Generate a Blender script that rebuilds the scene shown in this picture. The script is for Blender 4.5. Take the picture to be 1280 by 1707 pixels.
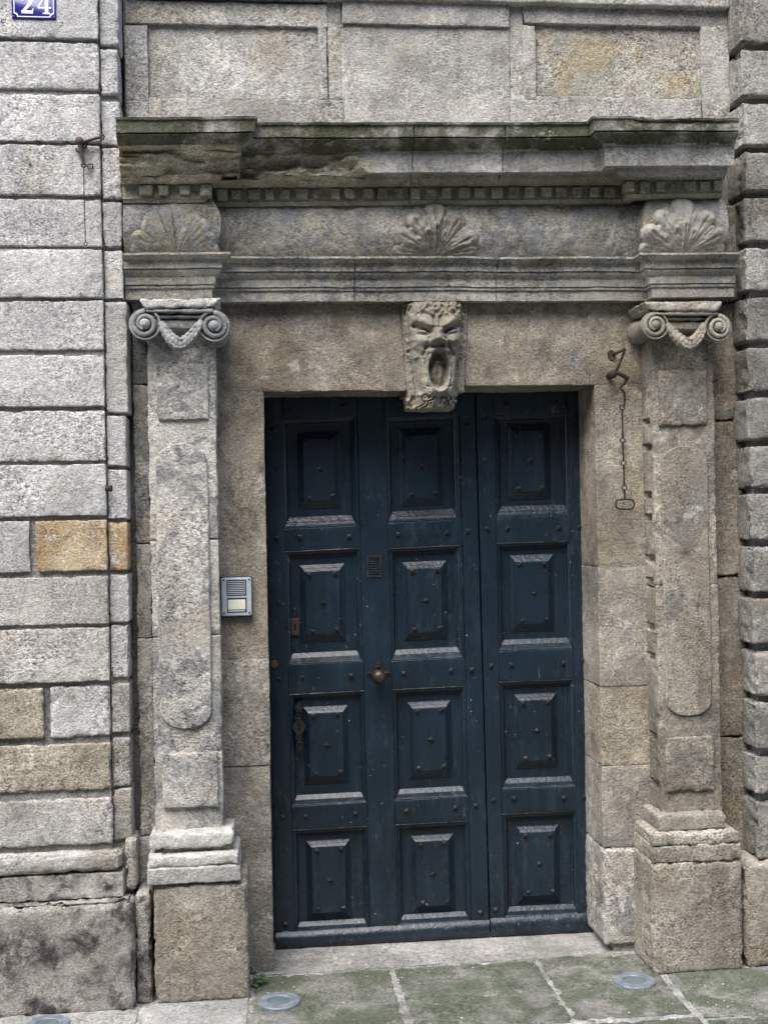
import bpy, bmesh, math, random
import numpy as np
from mathutils import Matrix, Vector

random.seed(7)
for o in list(bpy.data.objects): bpy.data.objects.remove(o)
S = bpy.context.scene
COL = S.collection

# ------------------------------------------------------------------ camera
FPX, YAW, PITCH, ROLL, CD, CH = 2000.0, 5.9, 0.3, -1.1, 4.17, 1.56
rad = math.radians
ROT = Matrix.Rotation(rad(-YAW), 3, 'Z') @ Matrix.Rotation(rad(90 + PITCH), 3, 'X') @ Matrix.Rotation(rad(ROLL), 3, 'Z')
cam = bpy.data.cameras.new('camera'); camo = bpy.data.objects.new('camera', cam); COL.objects.link(camo)
cam.sensor_fit = 'VERTICAL'; cam.sensor_height = 36.0; cam.lens = FPX * 36.0 / 1707.0
cam.clip_start = 0.05; cam.clip_end = 500
camo.location = (0, -CD, CH); camo.rotation_euler = ROT.to_euler()
S.camera = camo
S.render.resolution_x, S.render.resolution_y = 767, 1024

# ------------------------------------------------------------------ light
SUN_EL, SUN_AZ = 58.0, 212.0          # high soft light from the street side, a little from the left
w = bpy.data.worlds.new('World'); S.world = w; w.use_nodes = True
nt = w.node_tree; nt.nodes.clear()
sky = nt.nodes.new('ShaderNodeTexSky'); sky.sky_type = 'NISHITA'; sky.sun_disc = False
sky.sun_elevation = rad(SUN_EL); sky.sun_rotation = rad(SUN_AZ); sky.dust_density = 3.0; sky.air_density = 1.0
bgn = nt.nodes.new('ShaderNodeBackground'); bgn.inputs[1].default_value = 0.095
out = nt.nodes.new('ShaderNodeOutputWorld')
nt.links.new(sky.outputs[0], bgn.inputs[0]); nt.links.new(bgn.outputs[0], out.inputs[0])
sl = bpy.data.lights.new('sun', 'SUN'); sl.energy = 1.35; sl.angle = rad(50); sl.color = (1.0, 0.98, 0.955)
so = bpy.data.objects.new('sun', sl); COL.objects.link(so); so.location = (-3, -8, 12)
az = rad(SUN_AZ)                       # direction towards the sun (0 = +Y, clockwise seen from above)
sd = Vector((math.sin(az) * math.cos(rad(SUN_EL)), math.cos(az) * math.cos(rad(SUN_EL)), math.sin(rad(SUN_EL))))
so.rotation_euler = (-sd).to_track_quat('-Z', 'Y').to_euler()
vs = S.view_settings
vs.view_transform = 'Standard'; vs.look = 'None'; vs.gamma = 1; vs.use_curve_mapping = False; vs.exposure = 1.87

# ------------------------------------------------------------------ survey: photo measure -> metres on a plane
RN = np.array(ROT)
def _ray(px, py): return RN @ np.array([(px - 640) / FPX, -(py - 853.5) / FPX, -1.0])
def A(px, py, d=0.0):
    """point (x, z) seen at photo position px,py on the upright plane d metres in front of the jamb face"""
    v = _ray(px, py); t = (CD - d) / v[1]
    return (t * v[0], CH + t * v[2])
def AX(px, py, d=0.0): return A(px, py, d)[0]
def AZ(px, py, d=0.0): return A(px, py, d)[1]
def G(px, py, z=0.0):
    v = _ray(px, py); t = (z - CH) / v[2]
    return (t * v[0], -CD + t * v[1])
def Q(x0, y0, x1, y1, d, s=0.0194):
    """upright rectangle from photo measures: edges follow the camera roll"""
    xl = AX(x0, (y0 + y1) / 2, d); xr = AX(x1, (y0 + y1) / 2, d); xm = (x0 + x1) / 2
    zt = AZ(xm, y0, d); zb = AZ(xm, y1, d)
    return [(xl, zt), (xr, zt), (xr, zb), (xl, zb)]
def Q4(p, d): return [A(a, b, d) for a, b in p]

# ------------------------------------------------------------------ noise
def _h(ix, iy, iz, seed):
    n = (ix * 374761393 + iy * 668265263 + iz * 2147483647 + seed * 1274126177) & 0xFFFFFFFF
    n = ((n ^ (n >> 13)) * 1274126177) & 0xFFFFFFFF
    n = ((n ^ (n >> 16)) * 2246822519) & 0xFFFFFFFF
    n = n ^ (n >> 15)
    return (n & 0xFFFFFF) / float(0x7FFFFF) - 1.0
def n3(P, f, seed=0):
    p = np.asarray(P, float) * f + 1000.37
    i = np.floor(p).astype(np.int64); t = p - i; t = t * t * (3 - 2 * t)
    r = 0
    for dx in (0, 1):
        wx = t[..., 0] if dx else 1 - t[..., 0]
        for dy in (0, 1):
            wy = t[..., 1] if dy else 1 - t[..., 1]
            for dz in (0, 1):
                wz = t[..., 2] if dz else 1 - t[..., 2]
                r = r + wx * wy * wz * _h(i[..., 0] + dx, i[..., 1] + dy, i[..., 2] + dz, seed)
    return r
def fbm(P, f, seed=0, o=3, g=0.5):
    a = 1.0; r = 0
    for k in range(o):
        r = r + a * n3(P, f * 2 ** k, seed + 17 * k); a *= g
    return r
_sd = [0]
def seed():
    _sd[0] += 1; return _sd[0]

# ------------------------------------------------------------------ objects
WLOC = {}
def tag(o, label, cat, group=None, kind=None):
    o['label'] = label; o['category'] = cat
    if group: o['group'] = group
    if kind: o['kind'] = kind
    return o
def thing(name, loc, label, cat, group=None):
    o = bpy.data.objects.new(name, None); COL.objects.link(o); o.location = loc; o.empty_display_size = 0.1
    WLOC[o.name] = Vector(loc)
    return tag(o, label, cat, group)
def place(o, wloc, parent):
    WLOC[o.name] = Vector(wloc)
    if parent is not None:
        o.parent = parent; o.location = Vector(wloc) - WLOC[parent.name]
    else: o.location = wloc
def make(name, V, F, mat, parent=None, smooth=True, angle=45, weld=False, recalc=False):
    V = np.asarray(V, float)
    c = (V.min(0) + V.max(0)) / 2; c[2] = V[:, 2].min()
    me = bpy.data.meshes.new(name)
    me.from_pydata((V - c).tolist(), [], F)
    if weld or recalc:
        bm = bmesh.new(); bm.from_mesh(me)
        if weld: bmesh.ops.remove_doubles(bm, verts=bm.verts, dist=1e-5)
        if recalc: bmesh.ops.recalc_face_normals(bm, faces=bm.faces)
        bm.to_mesh(me); bm.free()
    me.materials.append(mat)
    if smooth:
        me.polygons.foreach_set('use_smooth', [True] * len(me.polygons))
        me.set_sharp_from_angle(angle=rad(angle))
    me.update()
    o = bpy.data.objects.new(name, me); COL.objects.link(o)
    place(o, tuple(c), parent)
    return o
def dup(o, name, wloc, parent, rot=None):
    c = bpy.data.objects.new(name, o.data); COL.objects.link(c); place(c, wloc, parent)
    if rot is not None: c.rotation_euler = rot
    return c

def axis_pts(L, r, res):
    r = min(r, L * 0.45)
    e = [0, 0.25 * r, 0.6 * r, r]
    n = max(1, int(round((L - 2 * r) / res)))
    mid = np.linspace(r, L - r, n + 1)
    return np.array(e[:-1] + list(mid) + [L - x for x in e[:-1]][::-1])

def worn(name, quad, d0, d1, mat, parent, r=0.008, amp=0.0015, res=0.014, chip=0.004, plane='wall', relief=None, angle=45, pits=(), cont=False):
    """a dressed stone: rounded arrises, uneven face and chipped edges; quad TL,TR,BR,BL; d0 back, d1 face"""
    sdv = 5 if cont else seed()
    q = np.array(quad, float)
    L = (np.linalg.norm(q[1] - q[0]) + np.linalg.norm(q[2] - q[3])) / 2
    H = (np.linalg.norm(q[3] - q[0]) + np.linalg.norm(q[2] - q[1])) / 2
    T = d1 - d0
    r = min(r, L * .45, H * .45, T * .45)
    a = axis_pts(L, r, res); b = axis_pts(H, r, res)
    nw = max(1, int(round((T - r) / max(res * 2, .02))))
    wl = np.concatenate([np.linspace(0, T - r, nw + 1), [T - .6 * r, T - .25 * r, T]])
    vs_, fs = [], []
    def grid(P):
        n, m = P.shape[:2]; base = sum(len(x) for x in vs_)
        vs_.append(P.reshape(-1, 3))
        i, j = np.meshgrid(np.arange(n - 1), np.arange(m - 1), indexing='ij')
        k = base + i * m + j
        fs.append(np.stack([k, k + 1, k + m + 1, k + m], -1).reshape(-1, 4))
    aa, bb = np.meshgrid(a, b, indexing='ij')
    grid(np.stack([aa, bb, np.full_like(aa, T)], -1))
    for e in (0, L):
        b2, w2 = np.meshgrid(b, wl, indexing='ij'); P = np.stack([np.full_like(b2, e), b2, w2], -1)
        grid(P if e else P[::-1])
    for e in (0, H):
        a2, w2 = np.meshgrid(a, wl, indexing='ij'); P = np.stack([a2, np.full_like(a2, e), w2], -1)
        grid(P[::-1] if e else P)
    P = np.concatenate(vs_); F = np.concatenate(fs)
    # weld
    key = np.round(P * 1e5).astype(np.int64)
    _, idx, inv = np.unique(key, axis=0, return_index=True, return_inverse=True)
    inv = np.asarray(inv).reshape(-1)
    P = P[idx]; F = inv[F]
    q0 = np.stack([np.clip(P[:, 0], r, L - r), np.clip(P[:, 1], r, H - r), np.minimum(P[:, 2], T - r)], -1)
    dl = P - q0
    ln = np.linalg.norm(dl, axis=1); ln[ln == 0] = 1
    nrm = dl / ln[:, None]
    edge = (np.abs(nrm) > .15).sum(1) >= 2
    P2 = q0 + nrm * r
    off = np.array([sdv * 3.1, sdv * 1.7, sdv * .9])
    N = P2 + off
    if cont: N = np.stack([q[3][0] + P2[:, 0], q[3][1] + H - P2[:, 1], P2[:, 2] * 0 + np.where(nrm[:, 2] > .5, 0, P2[:, 2])], -1)
    disp = amp * (.9 * n3(N, 5, sdv) + .45 * fbm(N, 22, sdv, 2, .6) + .5 * n3(N, 85, sdv + 2))
    if chip:
        c = fbm(N, 34, sdv + 5, 4, .7)
        near = np.exp(-np.minimum(np.minimum(P[:, 0], L - P[:, 0]), np.minimum(P[:, 1], H - P[:, 1])) / .008) * (P[:, 2] > T * .6)
        disp = disp - chip * np.maximum(0, c - .05) * near * 1.0
    P2 = P2 + nrm * disp[:, None]
    u = (P2[:, 0] / L)[:, None]; v = (P2[:, 1] / H)[:, None]
    XY = q[0] * (1 - u) * (1 - v) + q[1] * u * (1 - v) + q[2] * u * v + q[3] * (1 - u) * v
    dd = d0 + P2[:, 2]
    for (zc_, hz_, w0_, w1_) in pits:
        hit = (nrm[:, 0] < -.6) & (np.abs(XY[:, 1] - zc_) < hz_) & (dd > w0_) & (dd < w1_)
        XY[hit, 0] += .024
    if relief is not None:
        front = np.clip((P2[:, 2] - (T - r * 1.2)) / (r * 1.2), 0, 1)
        dd = dd + front * relief(XY[:, 0], XY[:, 1])
    if plane == 'wall':
        W = np.stack([XY[:, 0], -dd, XY[:, 1]], -1)
        F = F[:, ::-1]
    else:
        W = np.stack([XY[:, 0], XY[:, 1], dd], -1)
        F = F[:, ::-1]
    return make(name, W, F.tolist(), mat, parent, angle=angle)

def hfield(name, x0, x1, z0, z1, res, hf, mat, parent, back=None, keep=None, angle=60):
    """carved relief: hf(X, Z) gives metres in front of the jamb plane"""
    nx = int((x1 - x0) / res) + 2; nz = int((z1 - z0) / res) + 2
    X, Z = np.meshgrid(np.linspace(x0, x1, nx), np.linspace(z0, z1, nz), indexing='ij')
    D = hf(X, Z)
    V = np.stack([X, -D, Z], -1).reshape(-1, 3)
    i, j = np.meshgrid(np.arange(nx - 1), np.arange(nz - 1), indexing='ij')
    k = i * nz + j
    F = np.stack([k, k + nz, k + nz + 1, k + 1], -1).reshape(-1, 4)
    if keep is not None:
        K = keep(X, Z).reshape(-1)
        F = F[K[F].any(1)]
        used = np.unique(F); mp = np.full(len(V), -1); mp[used] = np.arange(len(used)); V = V[used]; F = mp[F]
    F = F.tolist()
    if back is not None:
        # skirt round the open rim
        from collections import Counter
        cnt = Counter()
        for f in F:
            for s in range(4):
                cnt[(f[s], f[(s + 1) % 4])] += 1
        rim = [e for e in cnt if (e[1], e[0]) not in cnt]
        V = V.tolist(); bmap = {}
        def bk(i_):
            if i_ not in bmap:
                bmap[i_] = len(V); V.append([V[i_][0], -back, V[i_][2]])
            return bmap[i_]
        for a_, b_ in rim: F.append([b_, a_, bk(a_), bk(b_)])
    return make(name, V, F, mat, parent, angle=angle)

def sweep(name, path, prof, mat, parent, tilt=0.0, xref=0.0, res=0.009, pres=0.006, amp=0.0015, mod=None, back=-0.05, angle=38, cuts=()):
    """moulding: prof [(p, z)] bottom to top swept along plan path [(x, dbase, sx)]"""
    sdv = seed()
    pr = [prof[0]]
    for a_, b_ in zip(prof[:-1], prof[1:]):
        n = max(1, int(math.hypot(b_[0] - a_[0], b_[1] - a_[1]) / pres))
        for k in range(1, n + 1):
            t = k / n; pr.append((a_[0] + (b_[0] - a_[0]) * t, a_[1] + (b_[1] - a_[1]) * t))
    pr = np.array(pr)
    pt = [path[0]]
    for a_, b_ in zip(path[:-1], path[1:]):
        n = max(1, int(math.hypot(b_[0] - a_[0], b_[1] - a_[1]) / res))
        for k in range(1, n + 1):
            t = k / n; pt.append(tuple(a_[i] + (b_[i] - a_[i]) * t for i in range(3)))
    for xc_ in cuts:
        for o_ in (-.0035, -.0012, .0012, .0035): pt.append((xc_ + o_, 0.0, 0.0))
    if cuts:
        # keep plan order along the middle run
        i0 = next(i for i, q_ in enumerate(pt) if q_[1] == 0 and q_[2] == 0); i1 = next(i for i, q_ in enumerate(pt) if i > i0 and (q_[2] != 0))
        extra = pt[-4 * len(cuts):]; body = pt[:-4 * len(cuts)]
        pt = body[:i0] + sorted(body[i0:i1] + extra) + body[i1:]
    pt = np.array(pt)
    n, m = len(pt), len(pr)
    X = pt[:, 0:1] + pt[:, 2:3] * pr[None, :, 0]
    D = pt[:, 1:2] + pr[None, :, 0]
    Z = np.repeat(pr[None, :, 1], n, 0) + tilt * (X - xref)
    if mod is not None: X, D, Z = mod(X, D, Z, np.repeat(pr[None, :, 0], n, 0), np.repeat(pr[None, :, 1], n, 0))
    P = np.stack([X, -D, Z], -1)
    N = P + sdv * 2.3
    dn = amp * (n3(N, 5, sdv) + .8 * fbm(N, 30, sdv, 3, .6))
    for xc_ in cuts:
        g_ = (np.abs(P[..., 0] - xc_ - .002 * n3(np.stack([P[..., 2], P[..., 2] * 0, P[..., 2] * 0], -1), 40, 3)) < .0016) & (np.abs(pt[:, 1:2]) < 1e-6)
        P[..., 1] += .007 * g_
    chip = np.maximum(0, fbm(N, 20, sdv + 3, 3) - .45) * amp * 4
    P[..., 1] += dn + chip
    P[..., 2] += amp * .6 * fbm(N, 26, sdv + 9, 3) + amp * 1.2 * n3(N, 4, sdv + 21)
    V = P.reshape(-1, 3).tolist()
    i, j = np.meshgrid(np.arange(n - 1), np.arange(m - 1), indexing='ij'); k = i * m + j
    F = np.stack([k, k + m, k + m + 1, k + 1], -1).reshape(-1, 4).tolist()
    for e, rev in ((0, False), (n - 1, True)):
        lo = P[e, 0]; hi = P[e, -1]
        b0 = len(V); V.append([lo[0], -back, lo[2]]); V.append([hi[0], -back, hi[2]])
        cap = [b0] + [e * m + q_ for q_ in range(m)] + [b0 + 1]
        F.append(cap if not rev else cap[::-1])
    return make(name, V, F, mat, parent, angle=angle)

def tube(name, pts, rr, mat, parent=None, n=8, closed=False, smooth=True):
    pts = [Vector(p) for p in pts]; N = len(pts)
    if not hasattr(rr, '__len__'): rr = [rr] * N
    V, F = [], []
    prev = None
    for i in range(N):
        if closed: t = pts[(i + 1) % N] - pts[i - 1]
        else: t = pts[min(i + 1, N - 1)] - pts[max(i - 1, 0)]
        t.normalize()
        if prev is None:
            u = t.orthogonal().normalized()
        else:
            u = (prev - t * prev.dot(t)).normalized()
        prev = u; v = t.cross(u)
        for k in range(n):
            a_ = 2 * math.pi * k / n
            V.append(tuple(pts[i] + (u * math.cos(a_) + v * math.sin(a_)) * rr[i]))
    for i in range(N if closed else N - 1):
        i2 = (i + 1) % N
        for k in range(n):
            F.append([i * n + k, i * n + (k + 1) % n, i2 * n + (k + 1) % n, i2 * n + k])
    if not closed:
        F.append(list(range(n))[::-1]); F.append([(N - 1) * n + k for k in range(n)])
    return make(name, V, F, mat, parent, smooth=smooth, angle=50)

def lathe(name, prof, c, mat, parent, n=28, axis='y', angle=40, capfront=True):
    """prof [(radius, offset)] round an axis through c; 'y' points towards the street, 'z' up"""
    V, F = [], []
    for (r_, o_) in prof:
        for k in range(n):
            a_ = 2 * math.pi * k / n
            if axis == 'y': V.append((c[0] + r_ * math.cos(a_), c[1] - o_, c[2] + r_ * math.sin(a_)))
            else: V.append((c[0] + r_ * math.cos(a_), c[1] + r_ * math.sin(a_), c[2] + o_))
    m = len(prof)
    for i in range(m - 1):
        for k in range(n):
            F.append([i * n + k, i * n + (k + 1) % n, (i + 1) * n + (k + 1) % n, (i + 1) * n + k])
    F.append(list(range(n))[::-1]); F.append([(m - 1) * n + k for k in range(n)])
    return make(name, V, F, mat, parent, angle=angle, recalc=True)

def loft(name, rings, mat, parent, cap=True, smooth=False):
    """rings: list of (quad, d) nested rectangles"""
    V, F = [], []
    for q, d in rings:
        for (x, z) in q: V.append((x, -d, z))
    for i in range(len(rings) - 1):
        for k in range(4):
            k2 = (k + 1) % 4
            F.append([4 * i + k, 4 * i + 4 + k, 4 * i + 4 + k2, 4 * i + k2])
    if cap: b0 = 4 * (len(rings) - 1); F.append([b0 + 3, b0 + 2, b0 + 1, b0])
    return make(name, V, F, mat, parent, smooth=smooth)

def poly_plate(name, pts, d0, d1, mat, parent, bev=0.0):
    """flat plate with outline pts [(x, z)] (clockwise seen from the street) from d0 to d1"""
    n = len(pts); V = [(x, -d0, z) for x, z in pts] + [(x, -d1, z) for x, z in pts]
    F = [list(range(n, 2 * n))]
    for i in range(n):
        j = (i + 1) % n; F.append([i, j, n + j, n + i])
    return make(name, V, F, mat, parent, smooth=False, recalc=True)

def box(name, q, d0, d1, mat, parent, bev=0.002):
    x0 = q[0][0]; 
    c = np.mean(np.array(q), 0)
    def ins(b):
        o = []
        for (x, z) in q:
            o.append((x + (b if x < c[0] else -b), z + (b if z < c[1] else -b)))
        return o
    return loft(name, [(q, d0), (q, d1 - bev), (ins(bev), d1)], mat, parent)

# ------------------------------------------------------------------ materials
class NT:
    def __init__(s, name):
        s.m = bpy.data.materials.new(name); s.m.use_nodes = True
        s.t = s.m.node_tree; s.t.nodes.clear()
        s.o = s.n('ShaderNodeOutputMaterial'); s.b = s.n('ShaderNodeBsdfPrincipled')
        s.l(s.b.outputs[0], s.o.inputs[0])
    def n(s, t, **k):
        x = s.t.nodes.new(t)
        for a_, v in k.items(): setattr(x, a_, v)
        return x
    def l(s, a_, b_): s.t.links.new(a_, b_)
    def val(s, inp, v):
        if hasattr(v, 'is_linked') or hasattr(v, 'links'): s.l(v, inp)
        else: inp.default_value = v
    def math(s, op, a_, b_=0.0, c_=0.0, clamp=False):
        x = s.n('ShaderNodeMath', operation=op); x.use_clamp = clamp
        s.val(x.inputs[0], a_); s.val(x.inputs[1], b_); s.val(x.inputs[2], c_); return x.outputs[0]
    def noise(s, vec, scale, detail=4, rough=.55, dist=0.0):
        x = s.n('ShaderNodeTexNoise'); s.l(vec, x.inputs['Vector'])
        x.inputs['Scale'].default_value = scale; x.inputs['Detail'].default_value = detail
        x.inputs['Roughness'].default_value = rough; x.inputs['Distortion'].default_value = dist
        return x.outputs[0]
    def step(s, v, lo, hi):
        x = s.n('ShaderNodeMapRange'); x.interpolation_type = 'SMOOTHSTEP'
        s.val(x.inputs[0], v); x.inputs[1].default_value = lo; x.inputs[2].default_value = hi
        x.inputs[3].default_value = 0; x.inputs[4].default_value = 1; return x.outputs[0]
    def mix(s, f, a_, b_, mode='MIX'):
        x = s.n('ShaderNodeMix', data_type='RGBA', blend_type=mode)
        s.val(x.inputs[0], f)
        for i, v in ((6, a_), (7, b_)):
            if isinstance(v, tuple): x.inputs[i].default_value = (*v[:3], 1)
            else: s.l(v, x.inputs[i])
        return x.outputs[2]
    def vadd(s, a_, b_):
        x = s.n('ShaderNodeVectorMath', operation='ADD'); s.l(a_, x.inputs[0])
        if isinstance(b_, tuple): x.inputs[1].default_value = b_
        else: s.l(b_, x.inputs[1])
        return x.outputs[0]
    def vscale(s, a_, t):
        x = s.n('ShaderNodeVectorMath', operation='MULTIPLY'); s.l(a_, x.inputs[0]); x.inputs[1].default_value = t
        return x.outputs[0]

def stone_mat(name, c1, c2, dark=(.06, .055, .05), soot=.35, soot_at=.56, moss=0.0, moss_c=(.05, .06, .025), moss_at=.5,
              white=0.0, white_c=(.55, .54, .5), white_at=.6, ochre=0.0, ochre_c=(.30, .17, .06), ochre_at=.6, grain=.45, bump=1.0, var=.16, streak=0.0, cement=0.0, cement_c=(.16, .165, .16), rough=.92, flake=.5, rnd=1.0, spread=1.0):
    k = NT(name)
    c1 = tuple(x * (1 - .18 * spread) for x in c1); c2 = tuple(x * (1 + .09 * spread) for x in c2)
    geo = k.n('ShaderNodeNewGeometry'); oi = k.n('ShaderNodeObjectInfo')
    rv = k.n('ShaderNodeCombineXYZ')
    k.val(rv.inputs[0], k.math('MULTIPLY', oi.outputs['Random'], 37.0 * rnd)); k.val(rv.inputs[1], k.math('MULTIPLY', oi.outputs['Random'], 91.0 * rnd)); k.val(rv.inputs[2], k.math('MULTIPLY', oi.outputs['Random'], 53.0 * rnd))
    p = k.vadd(geo.outputs['Position'], rv.outputs[0])
    big = k.noise(p, 3.2, 6, .62, .3)
    col = k.mix(k.step(big, .32, .68), c1, c2)
    med = k.noise(k.vadd(p, (5.2, 1.1, 3.3)), 10, 9, .7, .4)
    if ochre: 
        no = k.noise(k.vadd(p, (9.7, 4.1, 1.9)), 4.5, 7, .62, .5)
        col = k.mix(k.math('MULTIPLY', k.step(no, ochre_at - .09, ochre_at + .1), ochre), col, ochre_c)
    if cement:
        nc = k.noise(k.vadd(p, (2.7, 7.7, 5.9)), 5.5, 8, .66, .8)
        col = k.mix(k.math('MULTIPLY', k.step(nc, .52, .56), cement), col, cement_c)
    col = k.mix(k.math('MULTIPLY', k.step(med, soot_at - .06, soot_at + .16), soot), col, dark)
    if streak:
        ps = k.vscale(p, (9, 9, 1.1)); ns = k.noise(ps, 1.6, 6, .6)
        col = k.mix(k.math('MULTIPLY', k.step(ns, .5, .72), streak), col, dark)
    if moss:
        nm = k.noise(k.vadd(p, (1.3, 8.8, 2.2)), 6.5, 8, .65, .4)
        col = k.mix(k.math('MULTIPLY', k.step(nm, moss_at - .1, moss_at + .12), moss), col, moss_c)
    if white:
        nw = k.noise(k.vadd(p, (7.7, 3.9, 6.1)), 9, 10, .72, .3)
        col = k.mix(k.math('MULTIPLY', k.step(nw, white_at, white_at + .035), white), col, white_c)
    if flake:
        nf = k.noise(k.vadd(p, (6.1, 2.3, 8.7)), 7.5, 12, .74, .6); nl = k.noise(k.vadd(p, (1.9, 5.5, 4.4)), 1.4, 4, .6)
        lite = k.mix(1.0, col, (1.45, 1.43, 1.38), 'MULTIPLY'); dk = k.mix(1.0, col, (.60, .59, .57), 'MULTIPLY')
        col = k.mix(k.math('MULTIPLY', k.step(nf, .575, .61), flake), col, lite)
        col = k.mix(k.math('MULTIPLY', k.step(nf, .44, .40), flake * .8), col, dk)
        col = k.mix(k.math('MULTIPLY', k.step(nl, .52, .36), flake * .55), col, dk)
        npt = k.noise(k.vadd(p, (3.3, 9.1, 7.2)), 28, 6, .7)
        col = k.mix(k.math('MULTIPLY', k.step(npt, .64, .70), flake * .8), col, dk)
    g1 = k.noise(k.vscale(p, (105, 105, 165)), 1, 4, .75); g2 = k.noise(k.vadd(p, (3, 3, 3)), 330, 2, .6); g3 = k.noise(p, 45, 5, .65)
    gr = k.math('ADD', k.math('MULTIPLY', k.math('SUBTRACT', g1, .5), 6.0 * grain), k.math('MULTIPLY', k.math('SUBTRACT', g3, .5), 2.1 * grain))
    gm = k.noise(k.vadd(p, (8.2, 6.4, 1.1)), 5, 5, .6); gr = k.math('MULTIPLY', gr, k.math('ADD', .55, k.math('MULTIPLY', k.step(gm, .36, .64), .9)))
    bri = k.math('ADD', k.math('ADD', gr, 1.0), k.math('MULTIPLY', k.math('SUBTRACT', oi.outputs['Random'], .5), 2 * var * rnd))
    bc = k.n('ShaderNodeCombineXYZ')
    for i in range(3): k.val(bc.inputs[i], bri)
    col = k.mix(1.0, col, bc.outputs[0], 'MULTIPLY')
    col = k.mix(k.math('MULTIPLY', k.step(g2, .62, .7), .55 * min(1, grain * 2)), col, (.035, .033, .03))
    k.l(col, k.b.inputs['Base Color']); k.b.inputs['Roughness'].default_value = rough
    k.b.inputs['Specular IOR Level'].default_value = .25
    hgt = k.math('ADD', k.math('MULTIPLY', g1, .7), k.math('ADD', k.math('MULTIPLY', g3, 1.0), k.math('MULTIPLY', med, .8)))
    bp = k.n('ShaderNodeBump'); bp.inputs['Strength'].default_value = min(1, .85 * bump); bp.inputs['Distance'].default_value = .009
    k.l(hgt, bp.inputs['Height']); k.l(bp.outputs[0], k.b.inputs['Normal'])
    return k.m

M = {}
M['wall'] = stone_mat('pale_granite', (.445, .44, .425), (.525, .515, .495), dark=(.2, .2, .2), soot=.30, ochre=.35, ochre_c=(.40, .34, .25), ochre_at=.63, var=.07, grain=.55, flake=.4, streak=.22)
M['wall_mid'] = stone_mat('beige_granite', (.40, .38, .345), (.49, .47, .435), dark=(.16, .15, .14), soot=.4, ochre=.4, ochre_c=(.38, .31, .21), ochre_at=.6, var=.05, grain=.55, flake=.5, streak=.25)
M['wall_ochre'] = stone_mat('ochre_granite', (.40, .27, .13), (.52, .43, .30), soot=.35, white=.8, white_c=(.5, .48, .44), white_at=.55, var=.03, grain=.45, flake=.7)
M['wall_tan'] = stone_mat('tan_granite', (.37, .325, .25), (.45, .41, .34), soot=.3, ochre=.5, ochre_c=(.36, .25, .14), ochre_at=.60, var=.05, grain=.5, flake=.65)
M['wall_low'] = stone_mat('weathered_granite', (.36, .345, .31), (.45, .435, .41), dark=(.12, .11, .1), soot=.5, soot_at=.55, ochre=.35, ochre_c=(.34, .27, .17), white=.6, white_c=(.56, .57, .58), white_at=.59, grain=.5)
M['plinth'] = stone_mat('stained_plinth', (.33, .31, .28), (.44, .42, .38), dark=(.055, .048, .05), soot=1.0, soot_at=.485, moss=.2, moss_at=.62, white=.45, white_c=(.5, .48, .43), white_at=.61, grain=.45, flake=.6)
M['mortar'] = stone_mat('mortar', (.28, .27, .25), (.36, .35, .33), soot=.5, grain=.4, bump=1.2)
M['portal'] = stone_mat('beige_portal_stone', (.30, .275, .23), (.38, .355, .305), dark=(.11, .10, .09), soot=.5, soot_at=.54, ochre=.4, ochre_c=(.25, .195, .125), ochre_at=.56, white=.6, white_c=(.52, .51, .48), white_at=.63, cement=.5, cement_c=(.2, .2, .19), var=.05, grain=.5, flake=.6)
M['jamb'] = stone_mat('jamb_stone', (.31, .285, .24), (.40, .375, .325), dark=(.12, .105, .095), soot=.55, soot_at=.54, ochre=.4, ochre_c=(.27, .21, .14), ochre_at=.56, white=.7, white_c=(.52, .51, .48), white_at=.595, cement=.5, cement_c=(.2, .195, .19), grain=.5, flake=.65, rnd=0.0, spread=1.5, streak=.3)
M['jamb_tan'] = stone_mat('jamb_tan_stone', (.30, .255, .19), (.38, .34, .275), dark=(.12, .105, .095), soot=.5, soot_at=.54, white=.5, white_at=.63, grain=.5, flake=.6, rnd=0.0)
M['lintel'] = stone_mat('lintel_stone', (.265, .23, .18), (.365, .335, .275), dark=(.115, .09, .078), soot=.65, soot_at=.52, ochre=.4, ochre_c=(.29, .24, .15), ochre_at=.52, white=.6, white_c=(.5, .48, .44), white_at=.605, cement=.3, cement_c=(.2, .185, .17), grain=.45, flake=.65, rnd=0.0, spread=1.5, streak=.35)
M['pilaster'] = stone_mat('pilaster_granite', (.40, .38, .34), (.49, .47, .43), dark=(.12, .115, .11), soot=.35, soot_at=.59, cement=.75, cement_c=(.22, .225, .225), ochre=.3, ochre_c=(.29, .22, .13), white=.6, white_c=(.58, .57, .54), white_at=.59, var=.04, grain=.55, flake=.45, streak=.3)
M['pilaster_dark'] = stone_mat('pilaster_brown_granite', (.265, .235, .185), (.355, .325, .27), dark=(.09, .08, .07), soot=.5, soot_at=.55, cement=.55, cement_c=(.165, .16, .15), ochre=.4, ochre_c=(.25, .18, .10), white=.5, white_at=.605, var=.04, grain=.5, flake=.6, streak=.35)
M['leafstone'] = stone_mat('leaf_stone', (.31, .29, .24), (.39, .37, .32), dark=(.13, .12, .10), soot=.4, soot_at=.57, white=.4, white_at=.64, grain=.28, bump=.5, flake=.3)
M['carved'] = stone_mat('carved_stone', (.24, .22, .18), (.315, .295, .25), dark=(.09, .08, .07), soot=.65, soot_at=.53, ochre=.4, ochre_c=(.27, .22, .12), ochre_at=.56, white=.5, white_c=(.46, .45, .42), white_at=.63, var=.03, grain=.3, bump=.6, flake=.5)
M['capital'] = stone_mat('grey_capital_stone', (.20, .21, .215), (.30, .30, .295), dark=(.08, .08, .08), soot=.4, white=.6, white_c=(.5, .49, .45), white_at=.56, ochre=.3, ochre_c=(.27, .2, .12), var=.03, grain=.25, bump=.6)
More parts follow.
